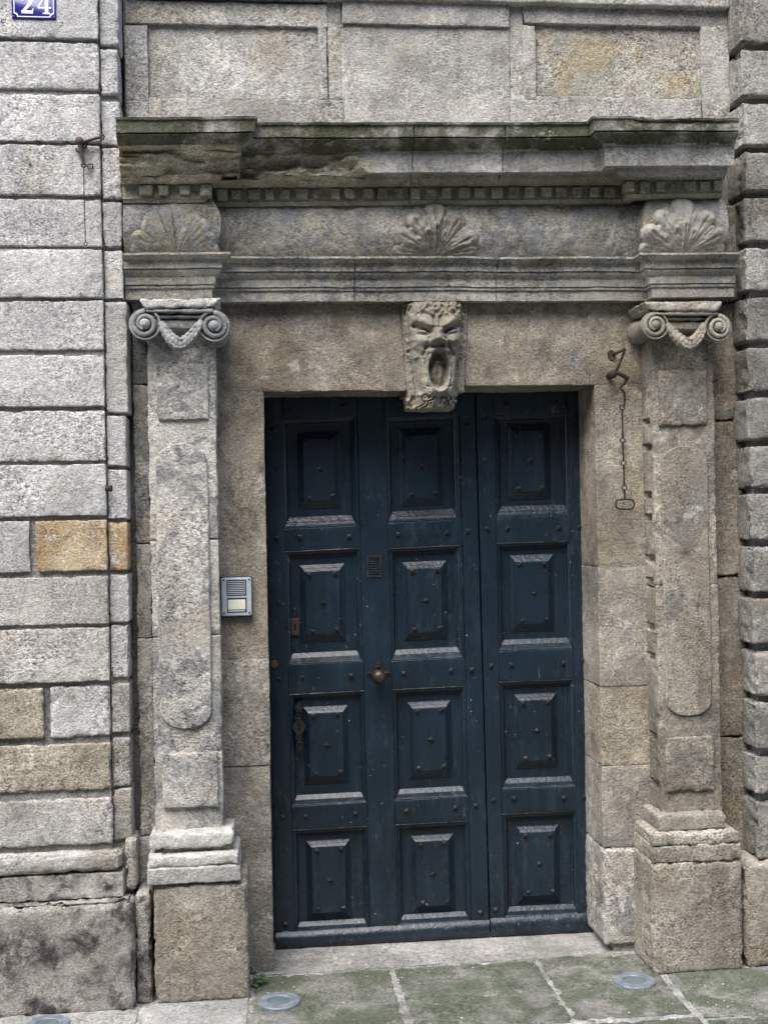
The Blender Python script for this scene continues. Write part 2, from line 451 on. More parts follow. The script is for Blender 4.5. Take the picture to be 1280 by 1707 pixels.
M['arch'] = stone_mat('architrave_stone', (.37, .345, .29), (.46, .44, .39), dark=(.12, .11, .095), soot=.6, soot_at=.55, cement=.6, cement_c=(.25, .26, .265), ochre=.3, ochre_c=(.31, .26, .16), white=.5, white_at=.62, grain=.4, bump=.8, flake=.6, streak=.3)
M['frieze'] = stone_mat('frieze_stone', (.33, .305, .25), (.43, .41, .36), dark=(.12, .115, .105), soot=.55, soot_at=.55, cement=.7, cement_c=(.235, .245, .255), ochre=.45, ochre_c=(.34, .29, .16), white=.4, white_at=.63, grain=.4, bump=.9, flake=.6, streak=.35, spread=1.4)
M['bed'] = stone_mat('dentil_stone', (.29, .265, .19), (.39, .37, .29), dark=(.09, .08, .06), soot=.55, ochre=.45, ochre_c=(.31, .25, .12), white=.3, grain=.4)
M['attic'] = stone_mat('attic_stone', (.37, .355, .32), (.46, .445, .41), dark=(.15, .14, .125), soot=.5, soot_at=.55, ochre=.35, ochre_c=(.36, .29, .17), white=.3, white_at=.64, var=.05, grain=.5, streak=.35)
M['attic_y'] = stone_mat('attic_stone_lichen', (.33, .31, .26), (.42, .40, .35), dark=(.14, .13, .11), soot=.55, ochre=.6, ochre_c=(.36, .28, .14), ochre_at=.55, grain=.6, bump=1.4)
M['pier'] = stone_mat('grey_pier_granite', (.22, .21, .185), (.32, .31, .28), dark=(.07, .065, .06), soot=.55, soot_at=.55, ochre=.4, ochre_c=(.25, .19, .11), white=.5, white_c=(.46, .45, .42), white_at=.62, var=.10, grain=.5, flake=.6, streak=.35)
M['base_white'] = stone_mat('limewashed_base', (.42, .41, .385), (.52, .51, .48), dark=(.15, .14, .13), soot=.5, soot_at=.55, grain=.3, var=.05, flake=.6)
M['pedestal'] = stone_mat('pedestal_granite', (.31, .28, .23), (.39, .36, .305), soot=.4, soot_at=.58, ochre=.35, ochre_c=(.28, .21, .12), moss=.15, moss_at=.62, var=.05, grain=.6, streak=.25, flake=.65)
M['paving'] = stone_mat('algae_paving', (.18, .18, .162), (.25, .245, .225), soot=.5, soot_at=.53, moss=.85, moss_c=(.078, .096, .060), moss_at=.46, white=.5, white_c=(.38, .38, .35), white_at=.62, grain=.45, var=.04, bump=1.0, flake=.6)
M['sill'] = stone_mat('pale_paving', (.29, .285, .27), (.36, .355, .34), soot=.4, moss=.4, moss_c=(.14, .155, .11), moss_at=.56, grain=.4, var=.04, bump=.9, flake=.5)
M['joint'] = stone_mat('paving_joint', (.30, .295, .28), (.40, .395, .38), dark=(.08, .08, .06), soot=.7, soot_at=.5, moss=.35, moss_at=.55, grain=.5, flake=.7)

M['cornice'] = stone_mat('mossy_cornice', (.29, .275, .235), (.42, .405, .37), dark=(.065, .06, .045), soot=.85, soot_at=.48, moss=.85, moss_c=(.06, .064, .03), moss_at=.46, white=.6, white_c=(.47, .45, .41), white_at=.60, grain=.45, streak=.5, bump=.9, flake=.6)
M['broken'] = stone_mat('broken_stone', (.44, .39, .28), (.58, .53, .42), dark=(.10, .08, .05), soot=.55, soot_at=.56, ochre=.75, ochre_c=(.34, .19, .08), ochre_at=.55, moss=.3, moss_c=(.16, .16, .08), grain=.5, bump=1.6, flake=.8)

def paint_mat(name, c, scuff=.5):
    k = NT(name); geo = k.n('ShaderNodeNewGeometry'); p = geo.outputs['Position']
    oi = k.n('ShaderNodeObjectInfo')
    big = k.noise(p, 2.5, 5, .6)
    col = k.mix(k.step(big, .3, .7), c, tuple(x * 1.5 for x in c))
    # faded and scratched paint, more towards worn patches
    wr = k.noise(k.vadd(p, (4, 2, 7)), 5, 6, .65)
    dust = k.noise(k.vscale(p, (60, 60, 18)), 1, 4, .6)
    col = k.mix(k.math('MULTIPLY', k.math('MULTIPLY', k.step(wr, .45, .7), k.step(dust, .5, .68)), .5 * scuff), col, (.10, .13, .16))
    sp = k.noise(p, 95, 2, .55)
    col = k.mix(k.math('MULTIPLY', k.step(sp, .70, .73), k.math('MULTIPLY', k.step(wr, .42, .6), .9)), col, (.42, .42, .38))
    scr = k.noise(k.vscale(p, (70, 70, 3.2)), 1, 3, .5, .3)
    col = k.mix(k.math('MULTIPLY', k.step(scr, .72, .76), k.math('MULTIPLY', k.step(wr, .47, .6), .4)), col, (.30, .29, .24))
    sx_ = k.n('ShaderNodeSeparateXYZ'); k.l(p, sx_.inputs[0])
    spl = k.math('MULTIPLY', k.step(k.math('ADD', sx_.outputs[2], k.math('MULTIPLY', k.noise(p, 6, 6, .65), -.5)), .45, -.15), k.step(k.noise(k.vadd(p, (2, 5, 3)), 55, 7, .75), .5, .66))
    col = k.mix(k.math('MULTIPLY', spl, .30), col, (.07, .076, .076))
    fade = k.noise(k.vscale(p, (24, 24, 3)), 1, 5, .62)
    col = k.mix(k.math('MULTIPLY', k.step(fade, .5, .72), .28), col, (.035, .055, .075))
    k.l(col, k.b.inputs['Base Color'])
    ro = k.math('ADD', .17, k.math('MULTIPLY', k.noise(p, 14, 5, .6), .26)); k.l(ro, k.b.inputs['Roughness'])
    k.b.inputs['Specular IOR Level'].default_value = .5
    gv = k.noise(k.vscale(p, (130, 130, 9)), 1, 4, .6); gp = k.noise(p, 60, 4, .6)
    h_ = k.math('ADD', k.math('MULTIPLY', gv, .5), k.math('MULTIPLY', gp, .9))
    bp = k.n('ShaderNodeBump'); bp.inputs['Strength'].default_value = .4; bp.inputs['Distance'].default_value = .005
    k.l(h_, bp.inputs['Height']); k.l(bp.outputs[0], k.b.inputs['Normal'])
    return k.m
M['paint'] = paint_mat('blue_door_paint', (.0068, .0148, .024))
def metal_mat(name, c, c2, rough=.55, metal=.7, sc=60, bump=.3):
    k = NT(name); geo = k.n('ShaderNodeNewGeometry'); p = geo.outputs['Position']
    n_ = k.noise(p, sc, 5, .65); col = k.mix(k.step(n_, .4, .62), c, c2)
    k.l(col, k.b.inputs['Base Color']); k.b.inputs['Metallic'].default_value = metal
    k.l(k.math('ADD', rough - .12, k.math('MULTIPLY', k.noise(p, sc * 2, 3), .25)), k.b.inputs['Roughness'])
    bp = k.n('ShaderNodeBump'); bp.inputs['Strength'].default_value = bump; bp.inputs['Distance'].default_value = .002
    k.l(n_, bp.inputs['Height']); k.l(bp.outputs[0], k.b.inputs['Normal'])
    return k.m
M['stud'] = metal_mat('dark_stud_iron', (.026, .028, .031), (.055, .054, .052), .42, .5)
M['iron'] = metal_mat('old_wrought_iron', (.02, .019, .018), (.045, .036, .03), .65, .5)
M['rust'] = metal_mat('rusty_iron', (.05, .036, .03), (.085, .05, .034), .7, .3)
M['bronze'] = metal_mat('bronze_knob', (.06, .042, .033), (.085, .06, .045), .42, .6, 25, .08)
M['brass'] = metal_mat('brass_lock', (.16, .11, .05), (.24, .18, .09), .4, .8, 80, .1)
M['alu'] = metal_mat('grey_aluminium', (.50, .55, .62), (.56, .61, .68), .42, .35, 30, .03)
M['zinc'] = metal_mat('zinc_ring', (.15, .175, .21), (.23, .26, .30), .6, .3, 30, .2)
def plain(name, c, rough=.5, spec=.5, sc=40, v=.15, metal=0):
    k = NT(name); geo = k.n('ShaderNodeNewGeometry')
    n_ = k.noise(geo.outputs['Position'], sc, 4); col = k.mix(n_, tuple(x * (1 - v) for x in c), tuple(min(1, x * (1 + v)) for x in c))
    k.l(col, k.b.inputs['Base Color']); k.b.inputs['Roughness'].default_value = rough; k.b.inputs['Specular IOR Level'].default_value = spec
    k.b.inputs['Metallic'].default_value = metal
    return k.m
M['black'] = plain('black_plastic', (.012, .012, .016), .5)
M['cream'] = plain('cream_card', (.72, .70, .58), .45)
M['white_pl'] = plain('white_plastic', (.62, .66, .70), .4)
M['enamel'] = plain('blue_enamel', (.022, .022, .20), .18, .5, 20, .1)
M['enamel_w'] = plain('white_enamel', (.78, .78, .80), .2, .5, 30, .06)
M['lens'] = plain('lamp_lens', (.11, .15, .145), .12, .6, 25, .25)
M['leaf'] = plain('weed_leaf', (.07, .17, .035), .5, .4, 60, .3)
M['hole_shade'] = plain('painted_hole_shade', (.012, .012, .012), .9, .1)  # near-black colour stands in for the shade inside the keyholes

# ================================================================== GROUND
def sheet(name, x0, x1, y0, y1, z, mat, n=2):
    V = [(x0, y0, z), (x1, y0, z), (x1, y1, z), (x0, y1, z)]
    return make(name, V, [[0, 1, 2, 3]], mat, None, smooth=False)
ground = sheet('ground', -40, 40, -40, 1.0, -.05, M['joint']); ground['kind'] = 'structure'
pave = sheet('pavement', -4.0, 5.0, -3.6, .35, -.0045, M['joint']); pave['kind'] = 'structure'
WLOC['pavement'] = Vector(pave.location)
def slab(x0, x1, y0, y1, mat, sk=0.0, amp=.0035, r=.006):
    # y1 is the edge nearer the street
    q = [(x0, y0), (x1, y0), (x1 + sk, y1), (x0 + sk, y1)]
    return worn('paving_slab', q, -.06, .0, mat, pave, r=r, amp=amp, res=.014, chip=.014, plane='ground')
sill = worn('doorstep', [(-.045, .30), (1.33, .30), (1.33, -.005), (-.045, -.02)], -.06, .003, M['sill'], pave, r=.006, amp=.003, res=.03, chip=.006, plane='ground')
slab(-.052, .415, -.03, -.60, M['paving'])
slab(.432, .925, -.03, -.545, M['paving'], sk=.012)
slab(.943, 1.318, -.018, -.535, M['paving'], sk=-.01)
slab(1.336, 2.0, -.20, -.575, M['paving'])
slab(-.40, -.066, -.19, -.62, M['sill'])
slab(-1.05, -.415, -.24, -.66, M['sill'])
slab(-1.75, -1.065, -.24, -.66, M['sill'])
slab(2.015, 2.8, -.20, -.575, M['paving'])
yy = -.68
for rI in range(5):
    xx = -1.8 + .23 * (rI % 2)
    while xx < 2.7:
        wd = random.uniform(.55, .8)
        y0 = yy if not (rI == 0 and xx > -.1) else yy
        slab(xx, xx + wd - .016, yy, yy - .485, M['paving' if random.random() < .7 else 'sill'], r=.008)
        xx += wd
    yy -= .5
slab(.432, 1.318, -.562, -.664, M['paving']); slab(1.336, 2.8, -.592, -.664, M['paving'])

# loose grit and crumbs on the paving
gv, gf = [], []; rg = random.Random(3)
for k in range(420):
    gx = rg.uniform(-.9, 1.75); gy = -.26 - abs(rg.gauss(0, .22)) if not -.03 < gx < 1.2 else .2 - abs(rg.gauss(0, .3))
    if rg.random() < .35: gy = rg.uniform(-.62, -.05)
    if (gx < -.03 or gx > 1.2) and gy > -.235: continue
    sz = rg.choice((.0012, .0016, .002, .0026, .004)) * rg.uniform(.7, 1.2); b0 = len(gv)
    for (a, b, c) in ((1, 0, 0), (-1, 0, 0), (0, 1, 0), (0, -1, 0), (0, 0, 1), (0, 0, -1)):
        gv.append((gx + a * sz * rg.uniform(.7, 1.5), gy + b * sz * rg.uniform(.7, 1.5), .003 + c * sz * .8))
    for f in ((0, 2, 4), (2, 1, 4), (1, 3, 4), (3, 0, 4), (2, 0, 5), (1, 2, 5), (3, 1, 5), (0, 3, 5)): gf.append([b0 + t for t in f])
grit = make('grit', gv, gf, M['wall'], None, smooth=False); grit['kind'] = 'stuff'; grit['label'] = 'pale grit and crumbs scattered on the paving'; grit['category'] = 'grit'

# ================================================================== HOUSE ACROSS THE STREET (unseen, added to block low sky light)
opp = thing('added_opposite_house', (.5, -6.6, 0), 'unseen stone house across the street, added to block low sky light', 'house')
def opp_box(name, x0, x1, y0, y1, z0, z1, mat, parent):
    V = [(x, y, z) for z in (z0, z1) for y in (y0, y1) for x in (x0, x1)]
    return make(name, V, [[0, 1, 5, 4], [2, 6, 7, 3], [0, 4, 6, 2], [1, 3, 7, 5], [4, 5, 7, 6], [0, 2, 3, 1]], mat, parent, smooth=False, recalc=True)
opp_box('wall', -9, 10, -9.5, -6.6, -.04, 6.5, M['pier'], opp)
opp_box('roof', -9.2, 10.2, -9.6, -6.35, 6.502, 6.75, M['mortar'], opp)
for fl in range(2):
    for k in range(6):
        xw = -7.2 + 3.0 * k; zw = .9 + 2.6 * fl
        wf = opp_box('window', xw, xw + 1.1, -6.598, -6.54, zw, zw + 1.6, M['sill'], opp)
        opp_box('pane', xw + .1, xw + 1.0, -6.538, -6.53, zw + .1, zw + 1.5, M['lens'], wf)

# ================================================================== RUSTICATED WALL (left)
DW = .16
wall = thing('rusticated_wall', (-.9, -.16, 0), 'pale granite house wall of wide rusticated courses carrying a blue number plate', 'wall')
XW = AX(165, 100, DW); XS = AX(205, 400, .125)
joints = [(64, 70), (148, 157), (236, 241), (325, 332), (410, 416), (496, 501), (583, 592), (678, 685), (769, 774), (861, 868), (953, 962), (1042, 1048), (1138, 1146), (1231, 1241), (1321, 1333), (1412, 1424)]
tops = [-75] + [b for a, b in joints]; bots = [a for a, b in joints] + [0]
def wz(py, d=DW): return AZ(85, py, d)
XL = -1.75
for i, (t, b) in enumerate(zip(tops[:-1], bots[:-1])):
    zt, zb = wz(t), wz(b)
    segs = [(XL, XW)]
    if i == 10: segs = [(XL, AX(51, 910, DW)), (AX(60, 910, DW), XW)]
    if i == 13: segs = [(XL, AX(74, 1190, DW)), (AX(84, 1190, DW), XW)]
    if i not in (10, 13): segs = [(XL, -1.1 - .12 * (i % 3)), (-1.09 - .12 * (i % 3), XW)]
    for j, (a, b_) in enumerate(segs):
        m = M['wall']
        if i == 10 and j == 1: m = M['wall_ochre']
        if i == 13 and j == 0 or i == 14: m = M['wall_tan']
        if i == 15 or i in (11, 12) : m = M['wall_low' if i == 15 else 'wall_mid']
        rr = .0042 if i < 13 else .009
        worn('stone', [(a, zt), (b_, zt), (b_, zb), (a, zb)], .08, DW + random.uniform(-.004, .004), m, wall, r=rr, amp=.0019 if i < 13 else .0032, chip=.006 if i < 13 else .010, res=.010)
strip = [(-75, 78), (84, 160), (172, 245), (249, 333), (339, 414), (418, 500), (505, 690), (694, 778), (783, 866), (871, 950), (957, 1037), (1041, 1131), (1139, 1220), (1229, 1311), (1314, 1400)]
for i, (t, b) in enumerate(strip):
    zt, zb = AZ(188, t, .13), AZ(188, b, .13)
    m = M['wall_ochre'] if i == 9 else (M['base_white'] if i == 6 else (M['wall_low'] if i in (12, 13) else (M['wall_low'] if i > 13 else M['wall'])))
    xr = XS + (.012 if i == 6 else random.uniform(-.003, .004))
    worn('stone', [(XW + .0022, zt), (xr, zt), (xr, zb), (XW + .0022, zb)], .03, .146 + random.uniform(-.004, .003), m, wall, r=.006, amp=.0022, chip=.008, res=.010)
# mortar bed behind the courses
def core(name, x0, x1, z0, z1, d0, d1, mat, parent):
    return worn(name, [(x0, z1), (x1, z1), (x1, z0), (x0, z0)], d0, d1, mat, parent, r=.002, amp=.003, res=.05, chip=0)
core('mortar_bed', XL, XW - .004, .0, 6.0, -.30, DW - .015, M['mortar'], wall)
core('mortar_bed', XW - .002, XS - .008, .0, 6.0, -.30, .128, M['mortar'], wall)
# plinth of the wall: roll, hollow band and stained base block
z1 = wz(1424, .19); z2 = wz(1459, .19); z3 = wz(1503, .19); z4 = wz(1514, .24)
xp = AX(205, 1445, .19); xq = AX(228, 1445, .16)
worn('plinth_roll', [(XL, z1), (xp, z1), (xp, z2), (XL, z2)], .1, .195, M['wall_low'], wall, r=.022, amp=.004, chip=.012)
worn('plinth_band', [(XL, z2 - .002), (xp + .003, z2 - .002), (xp + .003, z3), (XL, z3)], .1, .188, M['plinth'], wall, r=.006, amp=.004, chip=.01)
worn('plinth_ledge', [(XL, z3 - .001), (xp + .02, z3 - .001), (xp + .02, z4), (XL, z4)], .1, .215, M['plinth'], wall, r=.012, amp=.005, chip=.012)
xb = AX(223, 1600, .245); xc = AX(254, 1600, .2)
worn('plinth_block', [(XL, z4 - .001), (xb, z4 - .001), (xb, -.01), (XL, -.01)], .1, .245, M['plinth'], wall, r=.018, amp=.005, chip=.014)
worn('stone', [(xp + .006, z1 + .03), (xq, z1 + .03), (xq, z4 + .02), (xp + .006, z4 + .02)], .05, .155, M['wall_low'], wall, r=.014, amp=.004, chip=.012)
worn('stone', [(xb + .003, z4 + .018), (xc, z4 + .018), (xc, -.01), (xb + .003, -.01)], .05, .2, M['plinth'], wall, r=.016, amp=.005, chip=.012)

# ================================================================== RUSTICATED PIER (right)
DP = .15
pier = thing('rusticated_pier', (1.9, -.15, 0), 'grey granite pier of rounded rusticated blocks with deep joints beside the right pilaster', 'pier')
XP = AX(1246, 600, DP)
pj = [(72, 80), (160, 168), (243, 250), (320, 327), (403, 410), (485, 492), (570, 577), (654, 661), (735, 742), (814, 821), (902, 909), (988, 996), (1076, 1084), (1161, 1170), (1251, 1260), (1326, 1336), (1434, 0)]
pt_ = [-75] + [b for a, b in pj[:-1]]; pb_ = [a for a, b in pj]
for i, (t, b) in enumerate(zip(pt_, pb_)):
    zt, zb = AZ(1262, t + 1, DP) - .003, AZ(1262, b, DP) + .003
    dx = random.uniform(-.006, .006)
    # splayed left flank: a rounded block whose left edge leans back
    worn('stone', [(XP + dx, zt), (2.6, zt), (2.6, zb), (XP + dx, zb)], -.03, DP + random.uniform(-.005, .005), M['pier'], pier, r=random.uniform(.006, .010), amp=.003, chip=.013, res=.010)
core('mortar_bed', XP + .03, 2.6, 0, 6.0, -.30, DP - .045, M['mortar'], pier)
xpl = AX(1241, 1530, .2)
worn('plinth_block', [(xpl, AZ(1262, 1440, .2)), (2.6, AZ(1262, 1440, .2)), (2.6, -.01), (xpl, -.01)], -.03, .2, M['pedestal'], pier, r=.02, amp=.005, chip=.012)

# ================================================================== PANELLED WALL ABOVE THE CORNICE
attic = thing('panelled_wall', (.5, 0, 2.86), 'pale stone wall with three sunken rectangular panels above the mossy cornice', 'wall')
DA = .03
def aq(x0, y0, x1, y1, d=DA, g=.0003):
    q = Q(x0, y0, x1, y1, d); return [(q[0][0] + g, q[0][1] - g), (q[1][0] - g, q[1][1] - g), (q[2][0] - g, q[2][1] + g), (q[3][0] + g, q[3][1] + g)]
def at_(name, x0, y0, x1, y1, d=DA, m='attic', r=.003, amp=.002, chip=.004):
    return worn(name, aq(x0, y0, x1, y1, d), -.06, d, M[m], attic, r=r, amp=amp, chip=chip, res=.012)
for (x0, x1) in ((209, 546), (570, 849), (872, 1216)):
    at_('stone', x0, 3, x1, 42, DA + (.008 if x0 == 570 else 0))
at_('stone', 209, 42, 248, 225); at_('stone', 531, 42, 546, 166); at_('stone', 546, 3, 570, 166, DA - .006); at_('stone', 849, 3, 872, 166, DA - .008)
at_('stone', 872, 42, 893, 166); at_('stone', 1169, 42, 1216, 225)
at_('stone', 248, 164, 573, 225); at_('stone', 850, 161, 1169, 225)
at_('wall_panel', 247, 41, 532, 165, DA - .016, 'attic', r=.002, amp=.003)
at_('wall_panel', 569, 41, 851, 225, DA - .004, 'attic', r=.008, amp=.0018)
at_('wall_panel', 892, 41, 1170, 163, DA - .016, 'attic_y', r=.002, amp=.004)
at_('string_course', 209, -75, 1216, 1, DA + .03, 'attic', r=.01)
core('wall_core', XS, XP, AZ(700, 215, 0), 6.0, -.30, -.004, M['mortar'], attic)

# ================================================================== STONE PORTAL
portal = thing('stone_portal', (.6, 0, 0), 'carved stone door surround with two pilasters, entablature and grotesque mask keystone', 'door surround')
XO0, XO1 = AX(440, 1000, 0), AX(991, 700, 0)          # opening
XO0 = .020; XO1 = 1.192
ZO = AZ(440, 652, 0)                                   # soffit, left
ZO2 = AZ(990, 641, 0)
core('wall_core', XS - .01, XO0 - .03, 0, AZ(300, 215, 0), -.36, -.004, M['mortar'], portal)
core('wall_core', XO1 + .03, XP + .05, 0, AZ(300, 215, 0), -.36, -.004, M['mortar'], portal)
core('wall_core', XO0 - .028, XO1 + .028, ZO + .035, AZ(300, 215, 0), -.36, -.004, M['mortar'], portal)
# rebate of stone behind the leaves
for q in ([(XO0 - .03, ZO + .04), (XO0 + .035, ZO + .04), (XO0 + .035, 0), (XO0 - .03, 0)], [(XO1 - .02, ZO + .04), (XO1 + .03, ZO + .04), (XO1 + .03, 0), (XO1 - .02, 0)], [(XO0 + .036, ZO + .04), (XO1 - .021, ZO + .04), (XO1 - .021, ZO - .03), (XO0 + .036, ZO - .03)]):
    worn('door_rebate', q, -.42, -.29, M['mortar'], portal, r=.004, amp=.002, res=.05, chip=0)
def js(x0, z1_, x1, z0_, m='portal', d=0.0, r=.006, amp=.0028, chip=.007, name='jamb_stone', x1b=None, x0b=None):
    g = 0.0; r = .0025 if amp < .005 else .012; chip = .0025 if amp < .005 else .012
    q = [(x0 + g, z1_ - g), (x1 - g, z1_ - g), ((x1 if x1b is None else x1b) - g, z0_ + g), ((x0 if x0b is None else x0b) + g, z0_ + g)]
    return worn(name, q, -.275, d, M[m], portal, r=r, amp=amp, chip=chip, res=.012, cont=amp < .005)
zz = lambda px, py: AZ(px, py, 0)
XJ0 = AX(352, 900, 0); XJ1 = AX(1092, 900, 0)
js(XJ0, ZO, XO0, zz(405, 1098), 'lintel')
js(XJ0, zz(405, 1099), XO0 + .001, zz(405, 1277), 'jamb', d=.003)
js(XJ0, zz(405, 1277.5), XO0 - .001, .0, 'jamb', d=-.001)
js(XO1, ZO2, XJ1, zz(1030, 944), 'lintel')
js(XO1 - .001, zz(1030, 944.5), XJ1, zz(1030, 1144), 'jamb')
js(XO1 - .001, zz(1030, 1145), XJ1, zz(1030, 1276), 'jamb_tan', d=-.002)
js(XO1 - .002, zz(1030, 1277), XJ1, zz(1030, 1412), 'jamb')
js(XO1 - .006, zz(1030, 1414), XJ1 - .03, .03, 'pilaster', d=.012, r=.02, amp=.006, chip=.018)
kx0, kx1 = AX(676, 600, 0), AX(777, 600, 0)
ZA = AZ(700, 503, .03) + .03
js(XJ0, ZA, AX(666, 560, 0), ZO, 'lintel', name='lintel_stone', x1b=AX(677, 650, 0), r=.008)
worn('lintel_stone', [(AX(782, 520, 0), ZA), (XJ1, ZA), (XJ1, ZO2), (AX(775, 640, 0), ZO2 - .002)], -.275, .0, M['lintel'], portal, r=.0025, amp=.0028, chip=.0025, res=.012, cont=True)
js(AX(667, 520, 0), ZA, AX(781, 520, 0), AZ(727, 655, 0), 'lintel', d=.006, name='keystone', x0b=AX(679, 650, 0), x1b=AX(773, 645, 0))

# ---- mask on the keystone
def build_mask():
    x0, x1 = AX(672, 590, .06), AX(781, 590, .06)
    zt, zb = AZ(727, 502, .06), AZ(727, 681, .06)
    def to_px(X, Z):
        # metres -> photo measure on the mask (roll removed), centre line 727
        u = 672 + (X - x0) / (x1 - x0) * 109; v = 681 - (Z - zb) / (zt - zb) * 179
        return u, v
    def g(u, v, cx, cy, sx, sy, rot=0, pw=1.0):
        c, s = math.cos(rad(rot)), math.sin(rad(rot))
        a = (u - cx) * c + (v - cy) * s; b = -(u - cx) * s + (v - cy) * c
        return np.exp(-(((a / sx) ** 2 + (b / sy) ** 2) / 2) ** pw)
    def seg(u, v, pts, wdt):
        best = 1e9
        for (ax, ay), (bx, by) in zip(pts[:-1], pts[1:]):
            t = np.clip(((u - ax) * (bx - ax) + (v - ay) * (by - ay)) / ((bx - ax) ** 2 + (by - ay) ** 2), 0, 1)
            best = np.minimum(best, np.hypot(u - ax - t * (bx - ax), v - ay - t * (by - ay)))
        return np.exp(-(best / wdt) ** 2 / 2)
    def hf(X, Z):
        u, v = to_px(X, Z)
        P = np.stack([X, Z, X * 0], -1)
        # tapering face ellipsoid
        hw = np.interp(v, [500, 520, 545, 575, 610, 645, 662, 682], [44, 47, 45, 42, 37, 34, 33, 30])
        s = np.clip(np.abs(u - 727) / hw, 0, 1.2)
        prof = np.interp(v, [500, 515, 535, 560, 600, 640, 660, 681], [.05, .065, .075, .08, .078, .085, .085, .06])
        d = .012 + prof * np.sqrt(np.clip(1 - s ** 2.6, 0, 1))
        # brows: two heavy bulges running down to the nose, furrow between
        d += .022 * g(u, v, 703, 537, 13, 6.5, 28) + .022 * g(u, v, 752, 537, 13, 6.5, -28)
        d += .012 * g(u, v, 715, 547, 6, 4, 30) + .012 * g(u, v, 740, 547, 6, 4, -30)
        d -= .016 * g(u, v, 727.5, 549, 9, 2.0)
        d -= .012 * seg(u, v, [(722, 530), (724, 546)], 2) + .012 * seg(u, v, [(733, 530), (731, 546)], 2)
        # eye sockets and eyeballs
        d -= .026 * seg(u, v, [(692, 543), (704, 549), (716, 555)], 3.0) + .026 * seg(u, v, [(764, 541), (751, 549), (739, 555)], 3.0)
        d += .012 * g(u, v, 704, 554, 6.5, 3.2, 14) + .012 * g(u, v, 752, 553, 6.5, 3.2, -14)
        d -= .010 * seg(u, v, [(696, 558), (712, 560)], 1.6) + .010 * seg(u, v, [(744, 560), (760, 556)], 1.6)
        # nose
        d += .030 * g(u, v, 727, 560, 6, 11) + .034 * g(u, v, 727, 570, 9, 6.5)
        d += .018 * g(u, v, 716, 572, 5, 4) + .018 * g(u, v, 738, 572, 5, 4)
        d -= .020 * g(u, v, 727, 580, 13, 2.6) + .014 * g(u, v, 720, 577, 3, 2.2) + .014 * g(u, v, 734, 577, 3, 2.2)
        # cheeks, creases
        d += .024 * g(u, v, 698, 569, 9, 9) + .024 * g(u, v, 758, 568, 9, 9)
        d -= .016 * seg(u, v, [(714, 566), (709, 580), (704, 592)], 2.2) + .020 * seg(u, v, [(740, 566), (747, 578), (754, 592)], 2.4)
        for k in range(4):
            d -= .006 * seg(u, v, [(692 + 5 * k, 583 + 2 * k), (700 + 4 * k, 601 + k)], 1.1)
            d -= .005 * seg(u, v, [(762 - 5 * k, 583 + 2 * k), (755 - 4 * k, 601 + k)], 1.1)
        # upper lip and gaping mouth
        d += .018 * g(u, v, 729, 586, 14, 4)
        mo = ((u - 728.5) / 15.5) ** 2 + ((v - 619) / 31) ** 2
        mouth = 1 / (1 + np.exp((np.sqrt(mo) - 1) * 16))
        d -= .052 * mouth
        d += .026 * g(u, v, 728, 600, 10, 4.5, 0, 2)            # upper teeth
        d += .036 * g(u, v, 728, 622, 9, 14, 0, 2)              # tongue
        d -= .008 * seg(u, v, [(728, 612), (728, 636)], 1.5)
        rim = np.exp(-((np.sqrt(mo) - 1.18) / .13) ** 2)
        d += .016 * rim * (v > 584)
        # long side folds
        d += .010 * seg(u, v, [(704, 588), (702, 620), (706, 645)], 3.2) + .010 * seg(u, v, [(755, 588), (755, 620), (750, 645)], 3.2)
        d -= .012 * seg(u, v, [(696, 600), (694, 630), (699, 652)], 2.2) + .012 * seg(u, v, [(763, 596), (763, 630), (758, 650)], 2.2)
        # chin
        d += .016 * g(u, v, 729, 653, 14, 6, 0, 1.5)
        d -= .010 * g(u, v, 729, 662, 20, 2.2)
        # hair on top and at the sides, beard curls below
        Pc = np.stack([u / 100, v / 100, u * 0], -1)
        wu = u + 5 * n3(Pc, 9, 41); wv = v + 5 * n3(Pc, 9, 42)
        hr = np.clip((531 - v + 3 * n3(Pc, 14, 44)) / 8, 0, 1)
        ridg = 1 - np.abs(n3(np.stack([wu / 100, wv / 160, u * 0], -1), 17, 43)) * 2
        d += hr * (.012 * ridg - .002)
        side = np.clip((s - .80) / .12, 0, 1) * (v < 600)
        d += side * .008 * (1 - np.abs(n3(np.stack([wu / 200, wv / 100, u * 0], -1), 16, 45)) * 2)
        be = np.clip((v - 655 - .012 * (u - 727) ** 2 * 0) / 5, 0, 1)
        sgn = np.sign(u - 727)
        ang = np.arctan2(v - 632, np.abs(u - 727) + 6) + .25 * n3(Pc, 12, 46)
        d += be * (.008 * np.sin(ang * 26) * np.clip(np.abs(u - 727) / 8, 0, 1) - .003 + .004 * n3(Pc, 25, 47))
        # worn surface
        d -= .010 * seg(u, v, [(697, 551), (705, 549), (714, 555)], .9) + .010 * seg(u, v, [(760, 549), (752, 548), (742, 555)], .9)
        for k in range(5): d -= .007 * seg(u, v, [(719 + 4.6 * k, 595), (719 + 4.6 * k, 603)], .7)
        d -= .008 * seg(u, v, [(712, 592), (728, 590), (746, 592)], 1.0) + .007 * seg(u, v, [(708, 645), (728, 650), (750, 644)], .9)
        d += .0026 * fbm(P, 60, 3, 3, .6) + .0015 * n3(P, 22, 8)
        return np.maximum(d, -.01)
    def keep(X, Z):
        u, v = to_px(X, Z)
        hw = np.interp(v, [500, 520, 545, 575, 610, 645, 662, 676, 682], [48, 51, 49, 47, 44, 42, 42, 40, 32])
        cx = np.interp(v, [500, 640, 660, 682], [727, 727, 721, 720])
        P = np.stack([X, Z, X * 0], -1)
        return (np.abs(u - cx) < hw + 1.5 * n3(P, 30, 4)) & (v > 503) & (v < 679 + 2 * n3(P, 35, 9))
